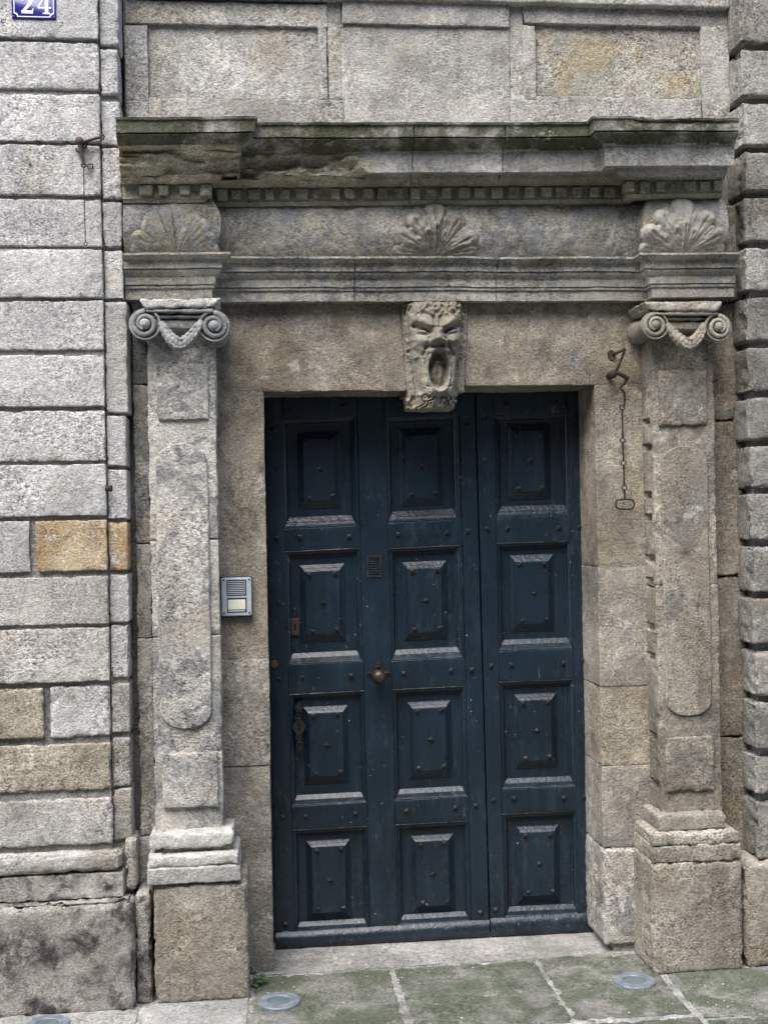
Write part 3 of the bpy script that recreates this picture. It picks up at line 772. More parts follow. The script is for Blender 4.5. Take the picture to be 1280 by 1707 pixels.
    return hfield('mask_keystone', x0, x1, zb, zt, .0017, hf, M['carved'], portal, back=-.10, keep=keep, angle=75)
mask = build_mask(); mask['label'] = 'grotesque carved face with gaping mouth'

# ---- entablature
DEL = .06
def path(xl, xrl, xrr, xr_): return [(xl, DEL, 0), (xrl, DEL, 1), (xrl, 0, 1), (xrl + .3, 0, 0), (xrr - .3, 0, 0), (xrr, 0, -1), (xrr, DEL, -1), (xr_, DEL, 0)]
XE0 = XS + .004
Z7 = lambda py, d: AZ(700, py, d)
X7 = AX(700, 400, .1)
arch_prof = [(-.02, Z7(502, .05) + .002), (.05, Z7(502, .05)), (.05, Z7(485, .05)), (.057, Z7(484, .057)), (.058, Z7(480.5, .058)), (.052, Z7(479.5, .055)), (.062, Z7(478.5, .06)), (.062, Z7(465, .062)), (.067, Z7(463.5, .067)), (.078, Z7(458, .075)), (.080, Z7(455, .078)), (.074, Z7(454, .075)),
             (.086, Z7(452.5, .083)), (.086, Z7(439, .085)), (.094, Z7(437, .09)), (.108, Z7(432.5, .1)), (.114, Z7(431.5, .108)), (.114, Z7(427.5, .114)), (.04, Z7(425.5, .114))]
arl = AX(354, 495, .11) - .05; arr = AX(1087, 495, .11) + .05
arch = sweep('architrave', path(XE0, arl, arr, AX(1224, 460, .12)), arch_prof, M['arch'], portal, tilt=.004, xref=X7, amp=.0022, pres=.005, cuts=(AX(592, 460, .08), AX(829, 460, .08)))
zf0 = Z7(429, .06); zf1 = Z7(339, .06)
fz = [(.056 + .034 * math.sin(math.pi * t) ** .8, zf0 + (zf1 - zf0) * t) for t in np.linspace(0, 1, 13)]
def frz(X, Z): return .056 + .034 * np.sin(np.pi * np.clip((Z - zf0 - .004 * (X - X7)) / (zf1 - zf0), 0, 1)) ** .8
frl = AX(369, 385, .15) - .09; frr = AX(1071, 385, .15) + .09
frieze = sweep('frieze', path(XE0, frl, frr, AX(1214, 385, .15)), fz, M['frieze'], portal, tilt=.004, xref=X7, amp=.0030, pres=.008)
zc = lambda py, d: Z7(py, d)
zso = zc(288, .19)
c_prof = [(.05, zc(342, .07)), (.078, zc(341, .078)), (.082, zc(336.5, .082)), (.086, zc(334.5, .086)), (.082, zc(333.5, .08)), (.080, zc(312, .08)), (.104, zc(311, .1)), (.106, zc(307.5, .106)), (.112, zc(306, .112)), (.128, zc(299, .125)), (.130, zc(297, .13)), (.134, zso + .010), (.18, zso + .012), (.184, zso), (.192, zso + .001),
          (.193, zc(254, .193)), (.200, zc(252.5, .2)), (.203, zc(249, .203)), (.207, zc(246, .207)), (.216, zc(242, .214)), (.230, zc(237, .228)), (.238, zc(232.5, .236)), (.238, zc(230.8, .238)), (.229, zc(230, .238)), (.231, zc(228.6, .231)), (.243, zc(228, .243)), (.246, zc(209, .246)), (.252, zc(207.5, .252)), (.254, zc(203.5, .254)), (.20, zc(202, .254)), (0.0, zc(199, .254) + .012)]
TC = .017
ZCT = zc(254, .193); ZCB = zc(310, .1)
def erode(X, D, Z, Pp, Pz):
    N = np.stack([X, D * 0 + .3, Pz], -1)
    edge = AX(610, 270, .2) + .05 * n3(N, 9, 71) + .02 * n3(N, 40, 72) + .35 * (ZCT - Pz - .02)
    m = np.clip((edge - X) / .03, 0, 1)
    t = np.clip((Pz - zc(306, .1)) / (ZCT - zc(306, .1)), 0, 1)
    N = N * np.array([.42, 1, 1.25])
    lim = .138 + .045 * t ** 1.3 + .032 * fbm(N, 8, 73, 4, .6) + .010 * fbm(N * np.array([.5, 1, 1.6]), 38, 74, 3, .6)
    lim += .026 * np.tanh(6 * fbm(N, 10, 75, 3)) * (t > .1) * (t < .93)
    lim = lim * .45 + .55 * (np.floor(lim / .014 + .35 * n3(N, 60, 77)) * .014 + .007) + .006 * fbm(N, 70, 78, 3, .7)
    zone = (Pz < ZCT + .004) & (Pz > zc(309, .1))
    cut = np.maximum(0, Pp - lim) * m * zone
    grow = np.maximum(0, np.minimum(lim, .185) - Pp) * m * zone * (t < .85) * (t > .06)
    D2 = D - cut + grow * .8
    # broken lip on the right ressaut
    xr0, xr1 = AX(1065, 205, .3), AX(1240, 205, .3)
    N2 = np.stack([X, X * 0, X * 0], -1)
    tb = np.clip((X - xr0 + .03) / .04, 0, 1) * (Pz > zc(215, .25))
    D2 = D2 - tb * (.014 + .014 * fbm(N2, 14, 81, 3)) 
    Z2 = Z - tb * np.maximum(0, .004 + .006 * fbm(N2, 12, 82, 3)) * (Pp > .1)
    return X, D2, Z2
crl = AX(428, 218, .31) - .25; crr = AX(988, 218, .31) + .25
cornice = sweep('cornice', path(XE0, crl, crr, AX(1232, 230, .30)), c_prof, M['cornice'], portal, tilt=TC, xref=X7, amp=.0018, pres=.005, res=.008, mod=erode, cuts=(AX(690, 230, .24), AX(842, 230, .24)))
M['corona'] = stone_mat('corona_stone', (.36, .345, .31), (.48, .465, .43), dark=(.13, .11, .095), soot=.6, soot_at=.53, streak=.65, moss=.25, moss_at=.58, cement=.45, cement_c=(.25, .255, .265), white=.4, grain=.4, bump=.8)
for mm in ('corona', 'broken', 'bed'): cornice.data.materials.append(M[mm])
cl = WLOC[cornice.name]; xe = AX(612, 270, .2)
for p in cornice.data.polygons:
    c = p.center; X = c.x + cl.x; Z = c.z + cl.z - TC * (X - X7)
    if Z < zc(310.5, .1): p.material_index = 3
    elif Z < ZCT + .004:
        p.material_index = 2 if X < xe + .04 * math.sin(Z * 90) else (1 if Z > zso + .004 or -(c.y + cl.y) > .17 else 3)
# loose patch stone lying on the right ressaut
worn('patch_stone', [(AX(1066, 196, .3), AZ(1066, 194, .3)), (AX(1155, 196, .3), AZ(1155, 192, .3)), (AX(1148, 200, .3), AZ(1148, 199, .3)), (AX(1078, 205, .3), AZ(1078, 202, .3))], .10, .305, M['corona'], cornice, r=.006, amp=.003, res=.01, chip=.008)
# dentils
den = [(368 + 27.1 * k, 0.0) for k in range(25)] + [(x, DEL) for x in (242, 274, 308, 345, 1052, 1076, 1101, 1126, 1151, 1176, 1200)]
for (px, dl) in den:
    d1 = .100 + dl + random.uniform(-.004, .003)
    py0, py1 = 312.5, 330.5
    xm = AX(px, 320, d1); hw = .0195 * random.uniform(.78, 1.12); xm += random.uniform(-.004, .004)
    zt = zc(py0, .1) + TC * (xm - X7); zb = zt - .0375 * random.uniform(.86, 1.04)
    if random.random() < .08: d1 -= .012; zb += .01
    worn('dentil', [(xm - hw, zt), (xm + hw, zt), (xm + hw * .95, zb), (xm - hw * .95, zb)], .05 + dl, d1, M['bed'], cornice, r=.005, amp=.002, res=.012, chip=.006)

# ---- acanthus leaves on the frieze
def leaf(cx, cy, sc, dl, amp, lobes, mat, sd_, label=None):
    xc, zc_ = A(cx, cy, .1 + dl)
    px = A(cx + 1, cy, .1 + dl)[0] - xc
    lob = [((a) * px * sc, (b) * px * sc, r_ * px * sc, hgt) for a, b, r_, hgt in lobes]
    def H(X, Z):
        u = X - xc; v = Z - zc_; h = np.zeros_like(X)
        for (tx, tz, r_, hg) in lob:
            L2 = tx * tx + tz * tz; t = np.clip((u * tx + v * tz) / L2, 0, 1)
            ds = np.hypot(u - t * tx, v - t * tz)
            wd = r_ * (.30 + .70 * t ** 1.7) * 1.1
            k = np.sqrt(np.clip(1 - (ds / wd) ** 2, 0, 1))
            tipd = np.hypot(u - .86 * tx, v - .86 * tz) / wd
            k = k * (.40 + .60 * t) - .20 * np.exp(-(tipd / .5) ** 2) * (k > 0) - .24 * np.exp(-(ds / (wd * .17)) ** 2) * (k > 0)
            h = np.maximum(h, hg * k)
        return h
    def hf(X, Z):
        P = np.stack([X, Z, X * 0 + sd_], -1)
        wear = np.clip(.75 + .5 * fbm(P, 16, sd_, 3), .15, 1.1)
        h = H(X, Z)
        return frz(X, Z) + dl + np.where(h > .02, h * amp * wear + .0012 * fbm(P, 70, sd_ + 3), -.004)
    m = 78 * px * sc
    o = hfield('acanthus_leaf', xc - m, xc + m, zc_ - .012, zc_ + 92 * px * sc, .0024, hf, M[mat], frieze, keep=lambda X, Z: H(X, Z) > .02, angle=80)
    if label: o['label'] = label
    return o
LB = [(0, 76, 17, 1.0), (-18, 55, 9, .62), (19, 57, 9, .6), (-36, 56, 14, .92), (36, 55, 14, .9), (-40, 38, 8, .6), (43, 36, 9, .62), (-57, 31, 14, .9), (57, 27, 13, .85), (-52, 14, 9, .6), (60, 8, 10, .6), (-63, 8, 9, .55), (-15, 36, 8, .8), (16, 34, 8, .78), (0, 48, 7, 1.05), (-30, 22, 9, .7), (30, 20, 9, .7)]
leaf(728, 424, 1.0, 0, .040, LB, 'leafstone', 11)
leaf(1143, 420, 1.0, DEL, .036, LB, 'leafstone', 23)
LW = [(-60, 10, 12, .7), (-57, 26, 13, .8), (-42, 46, 11, .8), (-36, 58, 12, .7), (-14, 70, 10, .6), (30, 56, 12, .8), (42, 46, 13, .8), (52, 26, 12, .8), (56, 8, 13, .8), (20, 50, 9, .5)]
leaf(293, 424, 1.05, DEL, .012, LW, 'frieze', 37, 'acanthus leaf worn almost flat')

# ---- pilasters
def loftN(name, rings, mat, parent, angle=40):
    n = len(rings[0][0]); V, F = [], []
    for pts, d in rings:
        for (x, z) in pts: V.append((x, -d, z))
    for i in range(len(rings) - 1):
        for k in range(n):
            k2 = (k + 1) % n; F.append([n * i + k, n * i + k2, n * i + n + k2, n * i + n + k])
    F.append([n * (len(rings) - 1) + k for k in range(n)])
    return make(name, V, F, mat, parent, angle=angle, recalc=True)
def stadium(name, x0, x1, z0, z1, d0, d1, mat, parent):
    r_ = (x1 - x0) / 2; cx = (x0 + x1) / 2; pts = []
    for k in range(17): a = math.pi * k / 16; pts.append((cx + r_ * math.cos(a), z1 - r_ * .85 + r_ * .85 * math.sin(a)))
    for k in range(1, 24): pts.append((x0, z1 - r_ * .85 + (z0 + r_ * .7 - z1 + r_ * .85) * k / 24))
    for k in range(17): a = math.pi + math.pi * k / 16; pts.append((cx + r_ * math.cos(a), z0 + r_ * .7 + r_ * .7 * math.sin(a)))
    for k in range(1, 24): pts.append((x1, z0 + r_ * .7 + (z1 - r_ * .85 - z0 - r_ * .7) * k / 24))
    pts = np.array(pts); s_ = seed()
    P = np.concatenate([pts, np.full((len(pts), 1), s_)], 1)
    pts = pts + np.stack([n3(P, 30, s_), n3(P, 30, s_ + 1)], -1) * .0025
    cen = np.array([cx, (z0 + z1) / 2])
    def ins(b): return [(x + b * np.sign(cx - x) * min(1, abs(cx - x) / r_), z + b * (1 if z < z0 + r_ else (-1 if z > z1 - r_ else 0)) * (1 - min(1, abs(cx - x) / r_))) for x, z in pts]
    return loftN(name, [(pts.tolist(), d0), (ins(.001), d1 - .004), (ins(.005), d1)], mat, parent)
def volute(cx, cz, R, d0, d1, sgn, mat, parent):
    """scroll: bolster running back to the wall, spiral fillet and eye on the face"""
    T = d1 - d0
    b = lathe('volute', [(R * .80, 0), (R * .92, .12 * T), (R * .84, .3 * T), (R * .70, .48 * T), (R * .84, .68 * T), (R * .80, .72 * T), (R * .97, .86 * T), (R, .93 * T), (R, T - .004), (R * .97, T), (R * .86, T - .002), (R * .84, T - .016), (.004, T - .018)], (cx, -d0, cz), mat, parent, n=36)
    return b
def spiral(cx, cz, R, d, sgn, mat, parent):
    pts, rr = [], []
    turns = 1.45; n = 56
    for i in range(n + 1):
        t = i / n; a = math.pi / 2 + sgn * turns * 2 * math.pi * t
        r_ = R * (.80 - .46 * t)
        pts.append((cx + r_ * math.cos(a), -(d - .006 + .012 * t), cz + r_ * math.sin(a)))
        rr.append(R * (.205 - .085 * t))
    return tube('scroll', pts, rr, mat, parent, n=8)
def capital(pil, vl, vr, R_px, ytop, yab0, yab1, gar, dsh, ab, mat='capital'):
    df = dsh + .085
    (xl, zl), (xr, zr) = A(*vl, df), A(*vr, df); R = R_px / 490.0
    for (cx, cz, sg) in ((xl, zl, 1), (xr, zr, -1)):
        volute(cx, cz, R, .0, df, sg, M[mat], pil); spiral(cx, cz, R, df, sg, M[mat], pil)
        lathe('volute_eye', [(R * .36, 0), (R * .36, .016), (R * .32, .024), (R * .19, .031), (R * .05, .033)], (cx, -df + .016, cz), M[mat], pil, n=20)
    xm = (xl + xr) / 2; zt = (zl + zr) / 2 + R
    # cushion between the volutes with a raised top fillet
    prof = [(xl, xr, zt - R * 1.25, zt - R * .55, df - .022), (xl - R * .3, xr + R * .3, zt - R * .56, zt - R * .30, df - .010)]
    for a, b, c, d_, dd in prof:
        worn('echinus', [(a, d_), (b, d_), (b, c), (a, c)], .02, dd, M[mat], pil, r=.010, amp=.002, res=.009, chip=.005)
    worn('fillet', [(xl, zt + .001), (xr, zt + .001), (xr, zt - R * .26), (xl, zt - R * .26)], .02, df + .003, M[mat], pil, r=.006, amp=.0018, res=.009, chip=.004)
    q = Q(ab[0], yab0, ab[1], yab1, df + .005)
    ex = .016
    worn('abacus', [(q[0][0] - ex, q[0][1] + .002), (q[1][0] + ex, q[1][1] + .002), (q[2][0] - .004, zt + .001), (q[3][0] + .004, zt + .001)], .02, df + .008, M['base_white' if mat == 'capital' else mat], pil, r=.010, amp=.005, res=.008, chip=.016)
    # garland
    pts = [A(a, b, df + .012) for a, b in gar]
    P, rr = [], []
    n = 44
    for i in range(n + 1):
        t = i / n
        # quadratic spline through the three control points
        k = t * (len(pts) - 1); j = min(int(k), len(pts) - 2); f = k - j
        p0 = pts[max(j - 1, 0)]; p1 = pts[j]; p2 = pts[j + 1]; p3 = pts[min(j + 2, len(pts) - 1)]
        cr = lambda i_: .5 * (2 * p1[i_] + (p2[i_] - p0[i_]) * f + (2 * p0[i_] - 5 * p1[i_] + 4 * p2[i_] - p3[i_]) * f * f + (3 * p1[i_] - p0[i_] - 3 * p2[i_] + p3[i_]) * f ** 3)
        P.append((cr(0), -(df - .006 + .016 * math.sin(math.pi * t)), cr(1) - .004 * math.sin(math.pi * t)))
        rr.append(.0110 + .012 * math.sin(math.pi * t) + .0016 * math.sin(i * 1.75))
    tube('garland', P, rr, M[mat], pil, n=12)
    # leaves laid along the garland
    for i in range(4, n - 3, 3):
        p = Vector(P[i]); q_ = Vector(P[min(i + 3, n)] if i < n / 2 else P[max(i - 3, 0)])
        for o_ in (-.45, .45):
            dv = (q_ - p).normalized(); sv = Vector((-dv.z, 0, dv.x)) * rr[i] * o_
            a_ = p + sv + Vector((0, -rr[i] * .78, 0)); b_ = a_ + dv * .017 + sv * .5 + Vector((0, -.002, 0))
            tube('garland_leaf', [tuple(a_), tuple((a_ + b_) / 2), tuple(b_)], [.0022, .0050, .0012], M[mat], pil, n=6)
    return df

def pilaster(x0, x1, dsh, stones, mat, capargs, blocks, stad, base, label, pits=()):
    xm = (x0 + x1) / 2
    first = None
    for (t, b, m) in stones:
        q = [(x0, t), (x1, t), (x1, b), (x0, b)]
        if first is None:
            first = worn('pilaster', q, -.02, dsh, M[m], portal, r=.004, amp=.0028, chip=.008, res=.012 if not pits else .008, pits=pits)
            first['label'] = label
        else: worn('shaft_stone', q, -.02, dsh + random.uniform(-.002, .003), M[m], first, r=.004, amp=.0028, chip=.007, res=.012 if not pits else .008, pits=pits)
    capital(first, *capargs)
    for (q, m) in blocks: worn('raised_panel', q, dsh - .02, dsh + .014, M[m], first, r=.005, amp=.0025, chip=.008, res=.010)
    stadium('raised_panel', *stad, dsh - .02, dsh + .010, M[mat], first)
    for (name, q, d1, r_, m) in base: worn(name, q, -.02, d1, M[m], first, r=r_ * .75, amp=.0028, chip=.012, res=.010)
    return first
DS = .11
lx0, lx1 = AX(247, 700, DS), AX(361, 700, DS)
zl = lambda y, d=DS: AZ(305, y, d)
pl = pilaster(lx0, lx1, DS, [(zl(520), zl(899), 'pilaster'), (zl(900.3), zl(1061), 'pilaster'), (zl(1061.3), zl(1392), 'pilaster')], 'pilaster',
    ((242, 540), (357, 543), 25.5, 510, 498, 510, [(268, 537), (283, 560), (301, 572), (318, 560), (336, 535)], DS, (240, 361)),
    [(Q(261, 605, 348, 700, DS + .012), 'pilaster'), (Q(271, 1255, 364, 1346, DS + .012), 'pilaster')],
    (AX(263, 980, DS), AX(351, 980, DS), zl(1215), zl(738)),
    [('base_torus', Q(250, 1390, 390, 1414, .175), .175, .013, 'base_white'), ('base_neck', Q(257, 1413, 386, 1430, .165), .150, .004, 'pilaster'), ('base_torus', Q(246, 1427, 399, 1445, .215), .215, .012, 'base_white'),
     ('base_slab', Q(245, 1446, 402, 1473, .225), .225, .007, 'base_white'), ('pedestal', [*Q(257, 1474, 415, 1664, .215)[:2], (Q(257, 1474, 415, 1664, .215)[1][0], -.005), (Q(257, 1474, 415, 1664, .215)[0][0], -.005)], .215, .018, 'pedestal')],
    'left pilaster with pale limewashed base')
# recessed strips beside the pilaster
wq = [(XS + .012, zl(500, .05)), (lx0 + .004, zl(500, .05)), (lx0 + .004, 0), (XS + .012, 0)]
zs = [500, 640, 905, 1062, 1390]
for a, b in zip(zs[:-1], zs[1:]):
    worn('strip_stone', [(XS + .016, zl(a + .2, .05)), (lx0 - .001, zl(a + .2, .05)), (lx0 - .001, zl(b, .05)), (XS + .016, zl(b, .05))], -.02, .055 + random.uniform(-.004, .004), M['pilaster'], portal, r=.006, amp=.004, chip=.012, res=.012)
worn('strip_stone', [(AX(229, 1500, .05), zl(1392, .05)), (AX(262, 1500, .05), zl(1392, .05)), (AX(262, 1500, .05), -.005), (AX(229, 1500, .05), -.005)], -.02, .06, M['pilaster'], portal, r=.01, amp=.005, chip=.012, res=.014)

rx0, rx1 = AX(1086, 640, DS), AX(1189, 640, DS)
zr_ = lambda y, d=DS: AZ(1140, y, d)
qr = Q(1088, 1437, 1238, 1616, .215)
pr_ = pilaster(rx0, rx1, DS, [(zr_(520), zr_(975), 'pilaster_dark'), (zr_(975.4), zr_(1390), 'pilaster_dark')], 'pilaster_dark',
    ((1092, 542), (1197, 545), 23.5, 515, 503, 515, [(1114, 540), (1128, 560), (1146, 572), (1162, 562), (1176, 540)], DS, (1078, 1197), 'carved'),
    [(Q(1098, 617, 1178, 709, DS + .012), 'pilaster_dark'), (Q(1110, 1229, 1190, 1319, DS + .012), 'pilaster_dark')],
    (AX(1104, 970, DS), AX(1182, 970, DS), zr_(1194), zr_(742)),
    [('base_torus', Q(1097, 1358, 1211, 1385, .165), .165, .013, 'pedestal'), ('base_neck', Q(1100, 1384, 1214, 1393, .15), .145, .003, 'pilaster_dark'), ('base_torus', Q(1089, 1389, 1233, 1410, .205), .205, .014, 'pedestal'),
     ('base_slab', Q(1088, 1409, 1235, 1437, .212), .212, .008, 'pedestal'), ('pedestal', [qr[0], qr[1], (qr[1][0], -.005), (qr[0][0], -.005)], .215, .018, 'pedestal')],
    'right pilaster of brownish weathered granite', pits=[(AZ(1077, y_, .05), h_, .02, .085) for y_, h_ in ((702, .008), (745, .011), (825, .009), (864, .011), (932, .012), (971, .013), (1046, .013), (1095, .012), (1227, .013), (1307, .012))])
for a, b in ((505, 700), (703, 960), (963, 1230), (1233, 1440)):
    worn('strip_stone', [(rx1 + .001, zr_(a, .03)), (XP + .03, zr_(a, .03)), (XP + .03, zr_(b, .03)), (rx1 + .001, zr_(b, .03))], -.02, .03 + random.uniform(-.004, .004), M['pilaster_dark'], portal, r=.006, amp=.004, chip=.01, res=.013)
worn('strip_stone', [(AX(1230, 1550, .1), zr_(1440, .1)), (xpl + .02, zr_(1440, .1)), (xpl + .02, -.005), (AX(1230, 1550, .1), -.005)], -.02, .12, M['pedestal'], portal, r=.006, amp=.004, chip=.01, res=.014)
for (a, b) in ((342, 425), (425, 500)):     # backing between entablature and pier
    worn('strip_stone', [(AX(1205, 400, .06), zr_(a, .06)), (XP + .03, zr_(a, .06)), (XP + .03, zr_(b, .06)), (AX(1205, 400, .06), zr_(b, .06))], -.02, .065, M['pilaster_dark'], portal, r=.01, amp=.004, chip=.014, res=.014)

# ================================================================== DOOR LEAVES
DD = -.22
rows1 = [((471, 697, 594, 879), (497, 720, 567, 847)), ((477, 916, 603, 1105), (501, 941, 575, 1069)), ((484, 1154, 610, 1341), (507, 1177, 581, 1306)), ((489, 1380, 615, 1552), (512, 1400, 585, 1533))]
rows2 = [((643, 694, 763, 869), (667, 714, 738, 842)), ((649, 911, 770, 1099), (672, 936, 745, 1066)), ((655, 1146, 778, 1331), (680, 1169, 752, 1297)), ((661, 1371, 783, 1540), (685, 1391, 757, 1522))]
rows3 = [((824, 691, 948, 861), (847, 707, 916, 832)), ((828, 903, 953, 1083), (851, 925, 923, 1052)), ((833, 1134, 958, 1314), (857, 1156, 928, 1280)), ((838, 1354, 963, 1527), (861, 1376, 932, 1505))]
K = .0194
def stud_mesh():
    V = []; F = []
    for r_, o_ in ((.0088, 0), (.0088, .004), (.0070, .0045), (.0, .0135)):
        if r_ > 0:
            for a in range(4):
                an = math.pi / 4 + math.pi / 2 * a; V.append((r_ * 1.25 * math.cos(an), -o_, r_ * 1.25 * math.sin(an)))
        else: V.append((0, -o_, 0))
    for i in range(2):
        for k in range(4): F.append([4 * i + k, 4 * i + (k + 1) % 4, 4 * i + 4 + (k + 1) % 4, 4 * i + 4 + k])
    for k in range(4): F.append([8 + k, 8 + (k + 1) % 4, 12])
    me = bpy.data.meshes.new('stud'); me.from_pydata(V, [], F); me.materials.append(M['stud']); return me
STUD = stud_mesh()
def stud(px, py, d, parent, rot=None):
    x, z = A(px, py, d)
    o = bpy.data.objects.new('stud', STUD); COL.objects.link(o); place(o, (x, -d + .0005, z), parent)
    s = random.uniform(1.02, 1.25); o.scale = (s, s, s)
    o.rotation_euler = (random.uniform(-.05, .05), random.uniform(-.25, .25) if rot is None else rot, 0)
    return o
def rq(x0, y0, x1, y1, d, slope, k=K):
    """leaf-aligned rectangle: sides follow the leaf edge, top and bottom the sag of the leaf"""
    ym = (y0 + y1) / 2; xm = (x0 + x1) / 2
    f = lambda x, y: (x + k * (y - ym), y + slope * (x - xm))
    return [A(*f(x0, y0), d), A(*f(x1, y0), d), A(*f(x1, y1), d), A(*f(x0, y1), d)]
def door_panel(leaf_, o, f, sl):
    x0, y0, x1, y1 = o
    R = lambda l, t, r_, b, d: (rq(x0 + l, y0 + t, x1 - r_, y1 - b, DD + d, sl), DD + d)
    rings = [R(-9, -3, -9, -3, -.012), R(0, 0, 0, 0, -.004), R(1, 1, 1, 1, -.003), R(3, 3, 3, 3, -.007), R(3.6, 4, 3.6, 4.2, -.010), R(6, 6, 6, 9, -.0135), R(6.5, 7, 6.5, 10, -.0165), R(9.5, 10, 9.5, 17.5, -.0275), R(11, 11, 11, 18.2, -.0285), R(11.5, 12, 11.5, 19, -.034),
             R(16, 16, 16, 23, -.034)]
    p = loft('panel', rings, M['paint'], leaf_)
    fx0, fy0, fx1, fy1 = f
    Fq = lambda l, t, r_, b, d: (rq(fx0 + l, fy0 + t, fx1 - r_, fy1 - b, DD + d, sl), DD + d)
    fld = loft('raised_field', [Fq(-1, -1, -1, -1, -.035), Fq(0, 0, 0, 0, -.031), Fq(1.2, 1.5, 1.2, 1.5, -.0295), Fq(4.5, 5.5, 4.5, 5.5, -.0235), Fq(5, 6.2, 5, 6.2, -.022), Fq(8.5, 11, 8.5, 11, -.0145), Fq(9, 11.6, 9, 12, -.012), Fq(10, 12.5, 10, 13.5, -.0115)], M['paint'], p)
    w_, h_ = fx1 - fx0, fy1 - fy0
    for (u, v) in ((.22, .125), (.78, .12), (.52, .50), (.25, .865), (.81, .86)):
        a = fx0 + u * w_ + K * (v - .5) * h_ + random.uniform(-1, 1); b = fy0 + v * h_ + random.uniform(-1, 1) + sl * (u - .5) * w_
        stud(a, b, DD - .0120, p, rot=.78 + random.uniform(-.2, .2) if u == .52 else None)
    return p
def timber(name, q, d0, d1, parent): return worn(name, q, d0, d1, M['paint'], parent, r=.0022, amp=.0006, res=.03, chip=.0016)
def edge(x_ref, y_ref, y, k=K): return x_ref + k * (y - y_ref)

# --- wide leaf: two columns of panels, hanging a little out of level
wide = thing('door_leaf', (.40, .22, 0), 'wide dark blue wooden door leaf with two columns of studded panels and a round knob', 'door')
XEDGE = dict(l0=(442, 459), l1=(469.5, 491), m0=(595, 617.5), m1=(641.5, 663), r0=(765.5, 786.5), r1=(790.5, 815.5))
def fe(e, y): return e[0] + (e[1] - e[0]) * (y - 650) / 900.0
def stile(parent, ea, eb, y0, y1a, y1b):
    q = [A(fe(ea, y0), y0, DD), A(fe(eb, y0), y0, DD), A(fe(eb, y1b), y1b, DD), A(fe(ea, y1a), y1a, DD)]
    return timber('stile', q, DD - .045, DD, parent)
def rail(parent, ea, eb, yt, yb, sl, name='rail'):
    ym = (yt + yb) / 2; xm = (fe(ea, ym) + fe(eb, ym)) / 2
    def c(e, y):
        x = fe(e, y); y2 = y + sl * (x - xm); return A(fe(e, y2), y2, DD - .0012)
    return timber(name, [c(ea, yt), c(eb, yt), c(eb, yb), c(ea, yb)], DD - .045, DD - .0012, parent)
E_ = XEDGE
stile(wide, E_['l0'], E_['l1'], 640, 1554, 1552); stile(wide, E_['m0'], E_['m1'], 640, 1546, 1543); stile(wide, E_['r0'], E_['r1'], 640, 1536, 1534)
for (rows, ea, eb, slp) in ((rows1, E_['l1'], E_['m0'], -.045), (rows2, E_['m1'], E_['r0'], -.045)):
    prev = 640
    for (o, f) in rows:
        sl = slp - .012 * (o[1] - 690) / 700
        rail(wide, ea, eb, prev, o[1], sl); door_panel(wide, o, f, sl); prev = o[3]
    rail(wide, ea, eb, prev, prev + 9, -.06)
def weather_rail(parent, pts_top, pts_bot):
    """rounded drip rail along the foot of a leaf"""
    V, F = [], []
    prof = [(0, -.04), (0, .004), (.12, .010), (.3, .017), (.55, .022), (.8, .021), (.93, .016), (1.0, .008), (1.0, -.04)]
    nx = 14
    for i in range(nx + 1):
        t = i / nx
        for v, d in prof:
            pt = (pts_top[0][0] + (pts_top[1][0] - pts_top[0][0]) * t, pts_top[0][1] + (pts_top[1][1] - pts_top[0][1]) * t)
            pb = (pts_bot[0][0] + (pts_bot[1][0] - pts_bot[0][0]) * t, pts_bot[0][1] + (pts_bot[1][1] - pts_bot[0][1]) * t)
            x, z = A(pt[0] + (pb[0] - pt[0]) * v, pt[1] + (pb[1] - pt[1]) * v, DD + d)
            V.append((x, -(DD + d), z + .001 * math.sin(i * 2.1)))
    m = len(prof)
    for i in range(nx):
        for k in range(m - 1): F.append([i * m + k, (i + 1) * m + k, (i + 1) * m + k + 1, i * m + k + 1])
    F.append(list(range(m))); F.append([nx * m + k for k in range(m)][::-1])
    return make('weather_rail', V, F, M['paint'], parent, angle=35)
weather_rail(wide, [(459.5, 1555), (815.5, 1533)], [(460.5, 1583), (816, 1563)])
for (px, py) in [(455, 717), (779, 709), (490, 680), (573, 677), (663, 671), (745, 668), (462, 898), (500, 896), (582, 895), (663, 891), (745, 888), (779, 886), (466, 1132), (504, 1130), (585, 1126), (672, 1123), (751, 1118), (785, 1117), (473, 1362), (510, 1361), (592, 1356), (677, 1352), (758, 1346), (792, 1343), (476, 1540), (800, 1521)]:
    stud(px, py, DD - .001, wide)
# knob with leafy rosette
kx, kz = A(631, 1127, DD + .03)
knob = lathe('knob', [(.014, -.03), (.012, -.012), (.012, .0), (.018, .006), (.0245, .016), (.026, .027), (.0225, .040), (.013, .048), (.004, .050)], (kx, -DD - .022, kz), M['bronze'], wide, n=28)
def rosette(cx, cz):
    pts = []
    for k in range(48):
        a = 2 * math.pi * k / 48; c4 = abs(math.cos(2 * a)) ** 2.2
        r_ = .019 + .024 * c4 * (1.0 if k % 2 == 0 else .82)
        pts.append((cx + r_ * math.sin(a), cz + r_ * math.cos(a)))
    return poly_plate('knob_rosette', pts, DD - .002, DD + .006, M['iron'], knob)
rosette(*A(631, 1122, DD))
for a in range(4):
    cx, cz = A(631, 1122, DD); an = a * math.pi / 2
    for t_, r_ in ((.024, .006), (.034, .0045), (.041, .003)):
        x, z = cx + t_ * math.sin(an), cz + t_ * math.cos(an)
        lathe('rosette_bead', [(r_, 0), (r_, .004), (r_ * .6, .0075), (r_ * .1, .0085)], (x, -DD - .004, z), M['iron'], knob, n=10)
